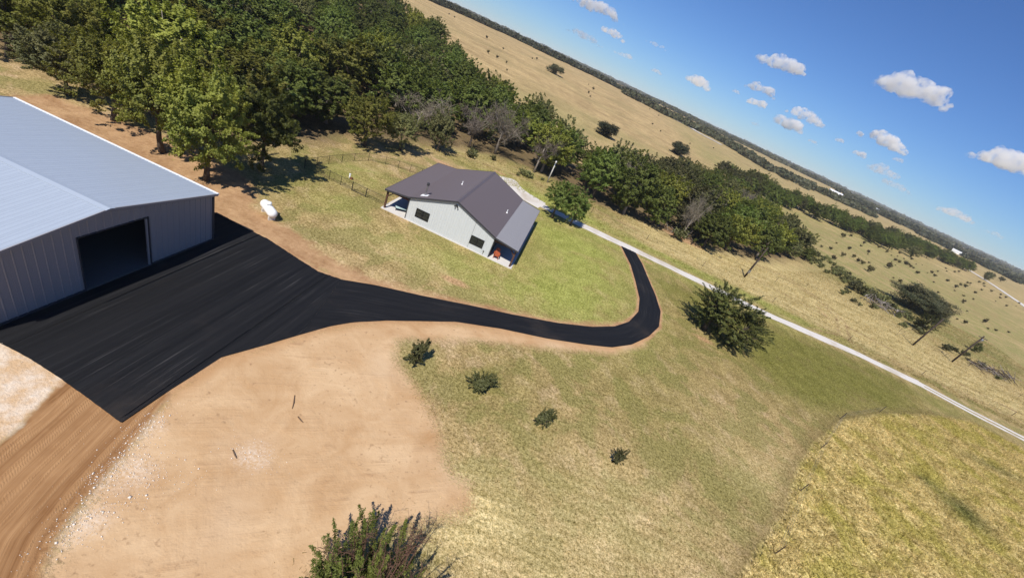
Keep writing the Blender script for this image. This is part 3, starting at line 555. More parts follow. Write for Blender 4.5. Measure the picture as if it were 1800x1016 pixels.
    g = part('security_light', M['black'], lambda m: m.box((XR-.1, Y0-.10, RZ-.62), (XR+.1, Y0-.0, RZ-.45)))
    for s in (-1, 1): part('lamp_head', M['black'], lambda m: m.tube([(XR+s*.12, Y0-.12, RZ-.55), (XR+s*.2, Y0-.3, RZ-.62)], [.05, .09], 10), g)
    part('hose_bib', M['steel'], lambda m: (m.tube([(-5.15, Y0-.05, .1), (-5.15, Y0-.05, .62)], .03, 8), m.box((-5.23, Y0-.12, .6), (-5.07, Y0-.0, .72))))
house()
# ------------------------------------------------------------------ porch furniture
def chair(x, y, rz, label):
    c = thing('porch_chair', label, 'chair', (x, y, .10), rz)
    for s in (-1, 1):
        m = MB(); m.prism([(s*.30-.03, -.34, 0), (s*.30-.03, -.26, 0), (s*.30-.03, -.26, .62), (s*.30-.03, -.34, .62)], (.06, 0, 0)); m.build('leg', M['red_wood'], c)
        m = MB(); m.prism([(s*.30-.03, .42, 0), (s*.30-.03, .50, 0), (s*.30-.03, .36, .62), (s*.30-.03, .28, .62)], (.06, 0, 0)); m.build('leg', M['red_wood'], c)
        m = MB(); m.box((s*.33-.07, -.42, .62), (s*.33+.07, .40, .66)); m.build('armrest', M['red_wood'], c)
    for i in range(5):
        m = MB(); y0 = -.34+i*.12; m.box((-.27, y0, .40-i*.02), (.27, y0+.105, .425-i*.02)); m.build('seat_slat', M['red_wood'], c)
    for i in range(5):
        m = MB(); x0 = -.27+i*.11; h = 1.12+.05*(2-abs(i-2)); m.prism([(x0, .27, .34), (x0+.10, .27, .34), (x0+.10, .27+.3*(h-.34), h), (x0, .27+.3*(h-.34), h)], (0, .025, 0)); m.build('back_slat', M['red_wood'], c)
    m = MB(); m.box((-.3, .36, .55), (.3, .40, .62)); m.build('back_rail', M['red_wood'], c)
chair(-3.55, 45.75, R(8), 'red wooden slatted chair on the front porch slab of the house')
def lounger(x, y, rz):
    c = thing('patio_lounger', 'pale teal patio lounger in the shade of the left porch', 'lounger', (x, y, .10), rz)
    m = MB(); m.box((-.35, -.95, .28), (.35, .45, .33)); m.build('frame', M['black'], c)
    m = MB(); m.box((-.32, -.93, .335), (.32, .40, .43)); m.build('cushion', M['teal'], c)
    m = MB(); m.prism([(-.32, .40, .34), (-.32, .50, .34), (-.32, 1.0, .95), (-.32, .90, 1.0)], (.64, 0, 0)); m.build('backrest', M['teal'], c)
    for sx in (-.32, .29):
        for sy in (-.9, .38): m = MB(); m.box((sx, sy, 0), (sx+.04, sy+.04, .28)); m.build('leg', M['black'], c)
lounger(-16.75, 46.5, R(-62))
# ------------------------------------------------------------------ propane tank
def tank():
    a, e = Vector((-25.65, 33.66, 0)), Vector((-23.75, 32.5, 0)); d = (e-a); l = d.length; mid = (a+e)/2
    t = thing('propane_tank', 'white capsule propane tank on the lawn beside the barn', 'tank', mid, math.atan2(d.y, d.x))
    m = MB(); r = .44; L2 = .9; path = []; rad = []
    for i in range(7): w = math.pi/2*i/6; path.append((-L2-.42*math.cos(w), 0, .78)); rad.append(max(.02, r*math.sin(w)))
    for i in range(7): w = math.pi/2*i/6; path.append((L2+.42*math.sin(w), 0, .78)); rad.append(max(.02, r*math.cos(w)))
    m.tube(path, rad, 24); m.build('tank_body', M['white_paint'], t, True)
    m = MB(); m.tube([(0, 0, 1.26), (0, 0, 1.42), (0, 0, 1.50)], [.24, .24, .18], 16); m.build('valve_dome', M['white_paint'], t, True)
    for s in (-.8, .8):
        m = MB(); m.box((s-.09, -.3, 0), (s+.09, .3, .34)); m.build('foot', M['concrete'], t)
tank()
# ------------------------------------------------------------------ fences
def fence(label, pts, group=None, h=1.15, gate=None, spacing=2.1):
    o0 = Vector((*pts[0], 0)); f = thing('chain_link_fence', label, 'fence', o0)
    P = []
    for (a, c) in zip(pts[:-1], pts[1:]):
        n = max(1, round(math.dist(a, c)/spacing))
        for i in range(n): P.append((a[0]+(c[0]-a[0])*i/n, a[1]+(c[1]-a[1])*i/n))
    P.append(pts[-1])
    for i, (x, y) in enumerate(P):
        m = MB(); big = gate and i in gate; m.tube([(x-o0.x, y-o0.y, -.05), (x-o0.x, y-o0.y, h+.06)], .055 if big else .03, 8); m.build('post', M['black'], f)
    for i, (a, c) in enumerate(zip(P[:-1], P[1:])):
        a3 = Vector((a[0]-o0.x, a[1]-o0.y, 0)); c3 = Vector((c[0]-o0.x, c[1]-o0.y, 0)); d = c3-a3; l = d.length
        m = MB(); m.tube([a3+Vector((0, 0, h)), c3+Vector((0, 0, h))], .02, 6); m.build('top_rail', M['black'], f)
        if gate and i == gate[0]: m = MB(); m.tube([a3+Vector((0, 0, .12)), c3+Vector((0, 0, .12))], .03, 6); m.build('bottom_rail', M['black'], f)
        m = MB(); n = int(l/.11); 
        for j in range(-int(h/.11), n):
            for s in (0, 1):
                u0, u1 = j*.11, j*.11+h-.06; z0, z1 = .04, h-.02
                if u0 < 0: z0 += -u0; u0 = 0
                if u1 > l: z1 -= u1-l; u1 = l
                if z1-z0 < .05: continue
                p0, p1 = a3+d*(u0/l), a3+d*(u1/l)
                if s: p0, p1 = a3+d*(1-u0/l), a3+d*(1-u1/l)
                m.tube([p0+Vector((0, 0, z0)), p1+Vector((0, 0, z1))], .0035, 3, False)
        m.build('wire_mesh', M['black'], f)
fence('black chain-link fence along the far side of the back yard', [(-30.1, 46.0), (-29.4, 50.0), (-28.4, 54.6), (-27.6, 57.2), (-25.6, 58.7), (-23.9, 59.6), (-18.9, 61.6)])
fence('black chain-link fence with a gate between yard corner and left porch', [(-29.9, 45.75), (-26.6, 45.9), (-23.4, 45.8), (-21.5, 45.8), (-18.95, 45.9)], gate=(4, 5))
def wire_fence(pts, label, h=1.25, group=None, every=1):
    o0 = Vector((*pts[0], float(T(*pts[0])))); f = thing('wire_fence', label, 'fence', o0)
    for (x, y) in pts:
        m = MB(); l = rnd.uniform(-.05, .05); z = float(T(x, y))-o0.z; m.tube([(x-o0.x, y-o0.y, z-.1), (x-o0.x+l, y-o0.y+l, z+h)], [.04, .035], 7); m.build('post', M['pole_wood'], f)
    for z in (.45, .8, 1.15):
        m = MB(); m.tube([(x-o0.x, y-o0.y, float(T(x, y))-o0.z+z) for x, y in pts], .006, 3, False); m.build('wire', M['steel'], f)
wire_fence([(25.7, 21.5), (31.3, 29.5), (37.3, 37.6), (44.4, 46.3), (54.6, 53.7)], 'low wire fence at the edge of the tall yellow grass')
wire_fence([(8, 83.2), (20.5, 82.8), (32.9, 82.2), (48, 80.6), (63.8, 79.0), (80, 79.4), (100, 80)], 'low wire fence in the straw meadow beyond the lane')
wire_fence([(55, 97), (67, 106), (82.7, 108.6), (92, 104.5), (101.4, 100.8), (118, 97)], 'wire fence running past the utility poles')
def small_pipe():
    c = thing('cleanout_pipe', 'short white pipe standing in the fenced yard', 'pipe', (-25.5, 48.7, 0))
    m = MB(); m.tube([(0, 0, -.05), (0, 0, .6)], .09, 12); m.build('pipe', M['white_trim'], c, True)
    m = MB(); m.tube([(0, 0, .6), (0, 0, .68)], .12, 12); m.build('cap', M['white_trim'], c, True)
    m = MB(); m.box((.15, -.12, 0), (.42, .12, .28)); m.build('valve_box', M['rust'], c)
small_pipe()
# ------------------------------------------------------------------ poles
def utility_pole(x, y, h, label, extra):
    p = thing('utility_pole', label, 'pole', (x, y, 0)); m = MB(); m.tube([(0, 0, -.2), (0, 0, h*.5), (0, 0, h)], [.19, .165, .13], 12); m.build('pole', M['pole_wood'], p, True)
    m = MB(); m.tube([(.0, -.02, h-.02), (.0, 0, h+.16)], [.035, .045], 8); m.build('insulator', M['steel'], p)
    if extra == 'transformer':
        m = MB(); m.box((-1.1, -.22, h-.55), (1.1, -.12, h-.42)); m.build('crossarm', M['pole_wood'], p)
        for s in (-1, -.45, .45, 1): m = MB(); m.tube([(s, -.17, h-.42), (s, -.17, h-.24)], [.03, .05], 8); m.build('insulator', M['steel'], p)
        m = MB(); m.tube([(.42, .1, h-1.6), (.42, .1, h-.8), (.42, .1, h-.72)], [.27, .27, .2], 14); m.build('transformer', M['steel'], p, True)
    if extra == 'guy':
        m = MB(); m.tube([(0, 0, h-.4), (-3.2, 2.0, 0)], .012, 4); m.build('guy_wire', M['steel'], p)
    if extra == 'meter':
        m = MB(); m.box((-.22, -.30, 1.2), (.22, -.16, 1.9)); m.build('meter_box', M['steel'], p); m = MB(); m.tube([(.12, -.2, 1.9), (.12, -.17, 4.5)], .03, 7); m.build('conduit', M['steel'], p)
utility_pole(44.5, 89.0, 7.5, 'dark wooden utility pole standing behind the big cedar', 'meter')
utility_pole(91.3, 98.1, 8.2, 'dark wooden utility pole in front of the domed oak', 'guy')
utility_pole(103.0, 99.9, 8.4, 'dark utility pole with transformer beside the long brush pile', 'transformer')
def yard_light():
    p = thing('yard_light', 'pale yard light pole at the edge of the wood behind the house', 'light pole', (-3.0, 89.9, 0))
    m = MB(); m.tube([(0, 0, -.1), (0, 0, 5.0)], [.16, .11], 12); m.build('pole', M['pale_pole'], p, True)
    m = MB(); m.tube([(0, 0, 4.8), (0, -.5, 5.0)], .035, 8); m.build('arm', M['steel'], p)
    m = MB(); m.tube([(0, -.5, 5.02), (0, -.62, 4.85)], [.12, .24], 14); m.build('lamp_shade', M['white_trim'], p, True)
yard_light()
# ------------------------------------------------------------------ trees
def unit(v): return v/(np.linalg.norm(v, axis=-1, keepdims=True)+1e-9)
def leaves(C, N, size, rg, up=.35, aspect=.62):
    """diamond leaf sprays at C facing N"""
    n = len(C); N = unit(N+rg.normal(size=(n, 3))*.55+np.array([0, 0, up])); t = unit(np.cross(N, rg.normal(size=(n, 3)))); b = np.cross(N, t)
    s = (size*rg.uniform(.6, 1.35, n))[:, None]; bend = N*s*.25
    V = np.stack([C-t*s, C+b*s*aspect+bend*.4, C+t*s, C-b*s*aspect+bend*.4], 1).reshape(-1, 3)
    F = np.arange(4*n).reshape(n, 4); r = np.repeat(rg.uniform(0, 1, n), 4); return V, F, r
def crown_mesh(name, seed, Rr, z0, z1, mat, nl, size, lobes=11, fill=.45, droop=0.0, spiky=0.0):
    rg = np.random.default_rng(seed); zc, hz = (z0+z1)/2, (z1-z0)/2
    d = unit(rg.normal(size=(lobes, 3))); k = rg.uniform(.35, .78, (lobes, 1)); L = d*k*np.array([Rr, Rr, hz]); L[:, 2] = np.where(rg.random(lobes) < .5, np.abs(L[:, 2]), L[:, 2]); L = np.concatenate([L, [[0, 0, hz*.25], [0, 0, -hz*.3]]])
    lr = rg.uniform(.22, .46, len(L))*min(Rr, hz*1.15); nc = 24
    cc = []; cn = []; cr = []
    for c, r in zip(L, lr):
        dd = unit(rg.normal(size=(nc, 3))+np.array([0, 0, .25])); cc.append(c+dd*r*rg.uniform(.7, 1.1, (nc, 1))); cn.append(unit(dd+.6*unit(c[None]+1e-6))); cr.append(np.full(nc, r*.40))
    cc = np.concatenate(cc); cn = np.concatenate(cn); cr = np.concatenate(cr)
    w = cr**2; pick = rg.choice(len(cc), nl, p=w/w.sum()); dirs = unit(rg.normal(size=(nl, 3))); rad = cr[pick]*rg.uniform(.15, 1.15, nl)**.6
    P = cc[pick]+dirs*rad[:, None]*np.array([1.15, 1.15, .8]); P += cn[pick]*(rg.exponential(spiky+1e-6, nl)[:, None] if spiky else 0)
    P += (rg.random((nl, 1)) < .18)*rg.exponential(.22, (nl, 1))*unit(cn[pick]+np.array([0, 0, 1.1])); P[:, 2] += zc; P[:, 2] = np.maximum(P[:, 2], z0*.6); 
    V, F, r = leaves(P, cn[pick]*.7+dirs*.5, size, rg)
    me = mesh_np(name, V, F, [mat], False, {'rnd': r}); return me, L+np.array([0, 0, zc])
def spray_mesh(name, seed, Rr, z0, z1, mat, nl, size, shoots=230, up=.75, ln=1.5, egg=.5, thick=.17, inner=.25):
    """a crown of leafy shoots that reach out and up from the limbs; uneven outline, dark gaps between the sprays"""
    rg = np.random.default_rng(seed); zc, hz = z0+(z1-z0)*.46, (z1-z0)/2
    ph = rg.uniform(0, 6.28, 6); am = rg.uniform(.06, .16, 6)
    def bulge(d):
        a = np.arctan2(d[:, 1], d[:, 0]); e = d[:, 2]; return 1+sum(am[k]*np.sin((k % 3+1)*a*1.0+ph[k]+2.2*(k//2)*e) for k in range(6))
    L = unit(rg.normal(size=(13, 3))+np.array([0, 0, .25])); L = L*(rg.uniform(.4, .72, (13, 1))*bulge(L)[:, None])*np.array([Rr, Rr, hz])
    grp = rg.integers(0, 13, shoots); d0 = unit(unit(L[grp])+rg.normal(size=(shoots, 3))*.62); rad = rg.uniform(inner, .86, shoots)**.7
    S = d0*(rad*bulge(d0))[:, None]*np.array([Rr, Rr, hz]); D = unit(d0*np.array([1, 1, .8])+rg.normal(size=(shoots, 3))*.35+np.array([0, 0, up])); ll = ln*rg.uniform(.5, 1.25, shoots)*(.6+.4*rad)
    S = S-D*ll[:, None]*.5
    w = ll/ll.sum(); pick = rg.choice(shoots, nl, p=w); t = rg.random(nl)**.8; wd = thick*(1.25-.9*t)*rg.uniform(.3, 1.5, nl)
    P = S[pick]+D[pick]*(t*ll[pick])[:, None]+unit(rg.normal(size=(nl, 3)))*wd[:, None]*ln
    P[:, 2] += zc; P[:, 2] = np.maximum(P[:, 2], z0*.7)
    V, F, rr = leaves(P, D[pick]*.25+d0[pick]*.6, size, rg, .5); rr = np.clip(rr*.6+np.repeat(rg.random(shoots)[pick], 4)*.4, 0, 1)
    return mesh_np(name, V, F, [mat], False, {'rnd': rr}), L+np.array([0, 0, zc])
def trunk_mesh(name, seed, L, z0, h, r0, mat, lean=.05):
    rg = random.Random(seed); m = MB(); top = Vector((rg.uniform(-lean, lean)*h, rg.uniform(-lean, lean)*h, h*.72)); n = 6
    P = [Vector((0, 0, -.2))]+[top*(i/n)+Vector((rg.uniform(-.09, .09), rg.uniform(-.09, .09), 0))*h*.1 for i in range(1, n+1)]
    m.tube(P, [r0*1.35]+[r0*(1-.75*i/n) for i in range(1, n+1)], 8)
    for c in L:
        c = Vector(c); t = min(.9, max(.25, (c.z*.62)/h/.72)); s = top*t; mid = (s+c)/2+Vector((rg.uniform(-.3, .3), rg.uniform(-.3, .3), -.15))
        m.tube([s, mid, c], [r0*.42*(1.1-t), r0*.28*(1.1-t)+.015, .02], 5)
    return m.mesh(name, mat, True)
def bare_mesh(name, seed, h, Rr, mat, n1=10, n2=16, n3=10):
    rg = np.random.default_rng(seed); m = MB(); r0 = .03*h; top = Vector((.04*h, 0, h*.6)); m.tube([(0, 0, -.2), top*.5, top], [r0, r0*.7, r0*.35], 7); V = []; F = []; rr = []
    tw = []
    for i in range(n1):
        t = .35+.6*i/n1; s = top*t; a = rg.uniform(0, 6.28); e = Vector((math.cos(a)*Rr*rg.uniform(.5, .9), math.sin(a)*Rr*rg.uniform(.5, .9), h*rg.uniform(.5, .95))); mid = (s+e)/2+Vector((0, 0, -.06*h)); m.tube([s, mid, e], [r0*.35, r0*.22, r0*.06], 5)
        for j in range(n2):
            q = rg.uniform(.3, 1); b0 = mid.lerp(e, q) if q > .5 else s.lerp(mid, q*2); b1 = b0+Vector(rg.normal(size=3))*Rr*.22+Vector((0, 0, .1*h*rg.uniform(0, 1))); m.tube([b0, b1], [r0*.10, .012], 3, False); tw.append((b0, b1))
    trunk = m.mesh(name+'_trunk', M['pale_bark'], True)
    m2 = MB()
    for b0, b1 in tw:
        for _ in range(n3):
            q = b0.lerp(b1, rg.uniform(.2, 1)); d = Vector(rg.normal(size=3))*Rr*.12+Vector((0, 0, .03*h)); m2.tube([q, q+d], [.022, .012], 3, False)
    me = m2.mesh(name, mat); me.attributes.new('rnd', 'FLOAT', 'POINT').data.foreach_set('value', rg.uniform(0, 1, len(me.vertices)).astype(np.float32)); return trunk, me
PROTO = {}
def proto(kind, i, hi=False):
    key = (kind, i, hi)
    if key in PROTO: return PROTO[key]
    seed = hash_kind[kind]*100+i
    if kind == 'dead': PROTO[key] = bare_mesh('bare_twigs', seed, 10, 4.4, M['twig']); return PROTO[key]
    mat = M['leaf_far' if kind == 'dome' else 'leaf_'+kind]; nl, size = (31000, .100) if hi else (17500, .155)
    if kind == 'cedar': c, L = spray_mesh('crown', seed, 3.2, .35, 10, mat, nl, size*.72, 260, .55, 1.7, thick=.11, inner=.3)
    elif kind == 'dome': c, L = crown_mesh('crown', seed, 4.3, -2.5, 10, mat, nl, size*1.15, 26)
    else: c, L = spray_mesh('crown', seed, 4.2, (1.2 if i % 2 else 1.7) if not hi else 1.9, 10.2, mat, nl, size, 340 if hi else (300 if kind != 'oak' else 400), .7 if kind != 'oak' else .2, 1.45 if kind != 'oak' else 1.0, thick=.19 if kind != 'oak' else .27)
    t = trunk_mesh('trunk', seed, L, 2, 10, .24, M['bark'] if (hi or i % 3) else M['pale_bark'], .05+.04*(i % 3)); PROTO[key] = (t, c); return PROTO[key]
hash_kind = {'oak': 1, 'yellow': 2, 'olive': 3, 'cedar': 4, 'dead': 5, 'shrub': 6, 'dome': 7}
NAMES = {'oak': 'oak_tree', 'yellow': 'elm_tree', 'olive': 'hackberry_tree', 'cedar': 'cedar_tree', 'dead': 'bare_tree', 'dome': 'oak_tree'}
TREES = []
def tree(kind, i, x, y, h, w, label, group=None, hi=False, rz=None):
    """h height in m, w crown radius in m"""
    t, c = proto(kind, i, hi); o = thing(NAMES[kind], label, 'tree', (x, y, float(T(x, y))), rnd.uniform(0, 6.28) if rz is None else rz, group); r0 = 3.4 if kind == 'cedar' else 4.3
    o.scale = (w/r0, w/r0, h/10); put('trunk', t, o); put('crown', c, o); TREES.append((x, y)); return o
# trees one can pick out
tree('yellow', 0, -32.3, 34.0, 11.2, 4.6, 'leafy green tree whose trunk stands right at the barn roof corner', hi=True)
tree('oak', 0, -31.6, 40.6, 9.8, 4.3, 'dark bushy tree casting its shadow toward the fenced yard', hi=True)
tree('yellow', 1, -38.4, 35.2, 12.5, 4.6, 'tall tree behind the barn roof, second trunk from its near corner', hi=True)
tree('yellow', 2, -45.8, 36.8, 8.5, 4.3, 'tree behind the barn roof, third trunk from its near corner', hi=True)
tree('olive', 0, -52.0, 37.5, 6.8, 3.8, 'low olive tree behind the far end of the barn roof', hi=True)
tree('yellow', 3, -31.0, 62.0, 8.4, 4.4, 'round bright green tree just behind the fenced yard', hi=True)
tree('olive', 1, -27.5, 67.5, 6.6, 3.6, 'olive brown tree right of the round bright green tree', hi=True)
tree('olive', 2, -24.2, 76.5, 8.0, 2.8, 'slim thin-leaved tree in front of the wood')
tree('dead', 0, -16.5, 93.0, 10.5, 5.2, 'large bare grey tree in the wood behind the house')
tree('dead', 1, -21.5, 88.5, 9.0, 4.0, 'smaller bare tree left of the large bare grey tree')
tree('dead', 2, -6.8, 93.0, 9.5, 3.6, 'bare pale forked tree beside the yard light')
tree('yellow', 0, -5.5, 96.5, 11.5, 5.6, 'bright green tree behind the yard light')
tree('oak', 1, 1.0, 69.4, 7.3, 3.5, 'small dark oak at the lane edge by the grey porch', hi=True)
tree('oak', 2, 4.4, 70.3, 6.6, 3.1, 'small dark oak right of its twin by the lane', hi=True)
tree('oak', 3, 15.5, 93.4, 13.0, 6.0, 'tall dark oak with visible trunk across the lane')
tree('oak', 4, 7.5, 94.5, 11.5, 5.6, 'dark oak left of the tall oak across the lane')
tree('oak', 5, 22.5, 95.0, 9.5, 4.2, 'low dark oak right of the tall oak across the lane')
tree('dead', 3, 30.0, 95.5, 10.0, 3.0, 'bare leaning grey tree above the dirt bank')
tree('oak', 1, 36.0, 96.5, 9.0, 5.2, 'oak leaning over the dirt bank right of the bare leaning tree')
tree('yellow', 2, 44.0, 104.0, 10.0, 5.0, 'lighter green tree at the right front of the creek wood')
tree('oak', 0, 55.0, 112.0, 9.0, 5.0, 'dark oak at the front of the creek wood behind the nearest pole')
tree('olive', 3, 72.0, 133.0, 6.5, 4.6, 'low grey-green tree at the right end of the creek wood')
tree('oak', 2, 66.0, 128.0, 8.0, 4.5, 'dark rounded oak near the right end of the creek wood')
tree('oak', 3, 82.0, 140.0, 4.2, 2.4, 'small oak standing alone past the right end of the creek wood')
tree('dome', 2, 8.4, 205, 7.0, 6.0, 'grey bushy tree alone below the green strip of the hill')
tree('dome', 3, 57, 278, 8.5, 6.0, 'dark round cedar alone at the foot of the tan hill')
tree('dome', 4, -40.5, 352.7, 8.0, 6.2, 'lone round tree high on the tan hillside')
tree('olive', 1, -15.5, 143, 11, 5.5, 'grey-green tree at the tip of the left wood')
tree('cedar', 1, 27.0, 53.6, 8.4, 5.0, 'big spreading cedar on the lawn beside the lane', hi=True)
tree('cedar', 2, 30.2, 52.2, 6.6, 4.0, 'lower right-hand half of the big spreading cedar clump', hi=True)
for k, (x, y, h, w) in enumerate(((121.0, 142.5, 8.6, 8.0), (130, 146.5, 8.2, 7.8))): tree('dome', k, x, y, h, w, ['left crown of the broad domed oak in the pasture', 'right crown of the broad domed oak in the pasture'][k], hi=True)
tree('cedar', 0, 105.5, 116.0, 6.0, 3.0, 'dark cedar just below the broad domed oak')
tree('cedar', 1, 129, 124, 3.6, 1.7, 'small cedar seen behind the transformer pole')
for k, (x, y, h, w, kd) in enumerate(((-56.5, 42.5, 9.5, 4.8, 'yellow'), (-62.0, 39.5, 8.5, 4.6, 'yellow'), (-67.0, 43.5, 10, 5, 'yellow'), (-61.0, 48.0, 11, 5, 'oak'))):
    tree(kd, k % 4, x, y, h, w, ['yellow-green tree standing next to the low olive tree', 'yellow-green tree at the left picture edge above the barn roof', 'tall yellow-green tree in the upper left corner', 'dark tree behind the yellow-green ones in the upper left corner'][k], hi=True)
# woods: every tree its own
def inside(poly, n, spacing, rg, seeds=()):
    P = np.array(poly); lo, hi = P.min(0), P.max(0); out = list(seeds); res = []
    for _ in range(n*60):
        p = lo+(hi-lo)*rg.random(2)
        if sdf(poly, np.array([p[0]]), np.array([p[1]]))[0] > -1.0: continue
        sp = spacing*(1+.0022*max(0, np.hypot(*p)-80))
        if all((p[0]-q[0])**2+(p[1]-q[1])**2 > sp*sp for q in out[-100000:]): out.append(tuple(p)); res.append(tuple(p))
        if len(res) >= n: break
    return res
WL = {'oak': 'dark green oak in the left wood, ', 'yellow': 'yellow-green elm in the left wood, ', 'olive': 'olive grey tree in the left wood, ', 'dead': 'bare tree in the left wood, ', 'cedar': 'dark cedar in the left wood, '}
WR = {k: v.replace('left wood', 'creek wood') for k, v in WL.items()}
rg = np.random.default_rng(21)
for (x, y) in inside(FOREST_L, 280, 5.9, rg, TREES):
    q = rg.random(); near = sst(85, 45, y+.25*x+25) if False else float(np.clip((78-y+(-x-30)*.35)/50, 0, 1))
    kind = 'yellow' if q < .12+.65*near else ('olive' if q > .90 else ('dead' if q > .885 and y < 110 else 'oak'))
    place = 'just behind barn and yard' if y < 62 else ('near the grass behind the house' if x > -34 and y < 130 else ('midway up above the yard' if y < 125 else 'at the far hill side'))
    h = rg.uniform(7.5, 12.5); tree(kind, int(rg.integers(0, 5)), x, y, h, rg.uniform(5.0, 6.8), WL[kind]+place, 'wood '+place+', '+kind)
for (x, y) in inside(FOREST_R, 130, 6.4, rg, TREES):
    q = rg.random(); kind = 'yellow' if q < .20 else ('olive' if q > .68 else ('dead' if q > .64 else 'oak'))
    far = np.clip((y-130)/60, 0, 1); place = 'by the yard light' if x < 12 else ('midway across the lane' if y < 140 and x < 55 else 'toward its right end')
    h = rg.uniform(6.0, 12.5)*(1-.2*far); tree(kind, int(rg.integers(0, 5)), x, y, h, rg.uniform(3.6, 5.2)+.12*h, WR[kind]+place, 'creek wood '+place+', '+kind)
# the tree line that runs on from the creek wood across the pasture
def along(line, n, rg, spread):
    P = np.array(line); s = np.concatenate([[0], np.cumsum(np.hypot(*np.diff(P, axis=0).T))]); q = np.sort(rg.uniform(0, s[-1], n)); return [(float(np.interp(a, s, P[:, 0])+rg.normal()*spread), float(np.interp(a, s, P[:, 1])+rg.normal()*spread)) for a in q]
for (x, y) in along([(89.3, 253.8), (115.9, 278.9), (134.4, 286.0), (155.1, 296.4), (175.3, 303.5), (196.2, 310.7), (227.6, 333.8), (284.4, 391.6), (328.5, 423.5), (359.9, 434.2), (400.6, 462.7)], 150, rg, 9):
    kind = ['olive', 'oak', 'oak'][int(rg.integers(0, 3))]; tree(kind, int(rg.integers(0, 5)), x, y, rg.uniform(7, 11.5), rg.uniform(4.5, 6.8), {'olive': 'grey-green tree in the tree line crossing the pasture', 'oak': 'dark tree in the tree line crossing the pasture'}[kind], 'tree line across the pasture, '+kind)
# far woods: masses of crowns
def far_wood(line, n, spread, h, w, label, seed):
    rg = np.random.default_rng(seed); C = []; N = []
    for (x, y) in along(line, n, rg, spread):
        hh, ww = h*rg.uniform(.65, 1.25), w*rg.uniform(.7, 1.4); k = 70; d = unit(rg.normal(size=(k, 3))+np.array([0, 0, .3])); rr = rg.uniform(.7, 1.05, (k, 1))
        C.append(np.array([x, y, float(T(x, y))+hh*.45])+d*rr*np.array([ww, ww, hh*.55])); N.append(d)
    V, F, r = leaves(np.concatenate(C), np.concatenate(N), w*.34, rg, .2, .8)
    o = put('far_wood', mesh_np('far_wood', V, F, [M['leaf_far']], False, {'rnd': r})); tag(o, label, 'wood', None, 'stuff')
far_wood([(-249.1, 501.6), (-238.2, 537.6), (-226.7, 624.1), (-182.7, 617.5), (-146.3, 639.5), (-92.4, 625.2), (-47.3, 698.4), (9.6, 723.9), (61.3, 729.4)], 420, 8, 5.5, 5, 'dark wood along the crest of the tan hill', 1)
far_wood([(26.6, 623.4), (54.4, 629.7), (90.1, 617.5), (143.2, 640.2), (185.3, 666.7), (207.6, 558.7), (250.0, 580.4), (310.9, 645.0), (365.5, 648.0), (411.9, 667.1)], 330, 10, 6.5, 6, 'dark wood behind the white gravel strip', 2)
far_wood([(525.4, 943.6), (606.3, 998.3), (562.5, 846.1), (655.0, 913.4), (610.1, 787.3), (629.6, 751.0), (703.0, 766.4), (704.9, 709.3)], 230, 12, 6.5, 7, 'dark tree band in the far plain at right', 3)
far_wood([(150, 1350), (500, 1350), (900, 1250), (1250, 1050), (1600, 800)], 420, 25, 8, 10, 'hazy wood in front of the skyline', 4)
far_wood([(-900, 2300), (0, 2600), (900, 2500), (1800, 2100), (2500, 1500)], 420, 60, 9, 22, 'distant wood forming the skyline', 5)
far_wood([(-900, 4300), (900, 4700), (2500, 4100), (4200, 2800)], 380, 120, 14, 45, 'farthest blue wood on the skyline', 6)
# ------------------------------------------------------------------ bushes
BUSH = [crown_mesh('bush', 700+i, 1.0, .05, 1.5, M['bush_brown'], 500, .15, 6)[0] for i in range(4)]
def bush(x, y, r, label, group=None, me=None, hz=1.0, name='pasture_bush', cat='bush'):
    o = put(name, me or BUSH[rnd.randrange(4)]); o.location = (x, y, float(T(x, y))); o.scale = (r, r, r*hz); o.rotation_euler = (0, 0, rnd.uniform(0, 6.28)); return tag(o, label, cat, group)
for x, y, r in [(220.1, 348.3, 0.62), (174.9, 278.1, 0.67), (225.5, 340.0, 0.6), (232.0, 345.3, 0.48), (250.0, 367.0, 0.87), (275.7, 397.8, 0.62), (181.3, 273.3, 0.49), (197.3, 295.7, 0.29), (202.3, 291.1, 0.75), (165.4, 241.2, 0.68), (204.3, 285.4, 0.57), (237.5, 321.2, 0.38), (246.2, 320.3, 0.7), (196.7, 261.2, 0.52), (204.7, 267.1, 0.91), (194.1, 261.3, 0.31), (207.3, 265.7, 0.37), (201.3, 250.7, 0.65), (149.8, 190.1, 0.54), (129.7, 180.8, 1.11), (162.4, 218.2, 1.15), (131.6, 192.9, 0.35), (133.7, 192.7, 0.31), (133.8, 200.5, 0.28), (334.8, 418.5, 1.23), (352.8, 429.7, 1.01), (357.0, 462.2, 0.72), (293.6, 389.8, 0.99), (241.1, 292.4, 0.7), (249.0, 287.7, 0.57), (323.7, 375.8, 0.52), (343.3, 395.8, 0.54), (243.9, 274.2, 0.82), (278.9, 308.7, 0.92), (361.7, 390.1, 0.61), (354.3, 386.1, 0.45), (342.3, 358.9, 0.57), (278.0, 298.7, 0.59), (305.2, 338.8, 0.4), (235.6, 282.0, 0.39), (319.7, 440.1, 1.72), (158.1, 256.1, 1.03), (175.8, 299.7, 0.36), (182.9, 305.4, 0.36), (141.9, 219.1, 0.27), (121.9, 188.5, 0.27), (106.8, 168.5, 0.69), (271.6, 304.4, 0.66), (323.3, 407.3, 0.64), (387.5, 473.7, 0.65)]: bush(x, y, max(1.1, r*1.6), 'small brown-green bush dotted over the right pasture', 'bushes of the right pasture')
rp = np.random.default_rng(44)
for _ in range(70):
    t, u = rp.random(), rp.normal(); x, y = 130+230*t+30*u, 165+210*t-25*u*rp.random(); bush(x, y, rp.uniform(.35, 1.1), 'tiny dark tuft of brush dotted over the right pasture', 'brush tufts of the right pasture', None, rp.uniform(.6, 1.2))
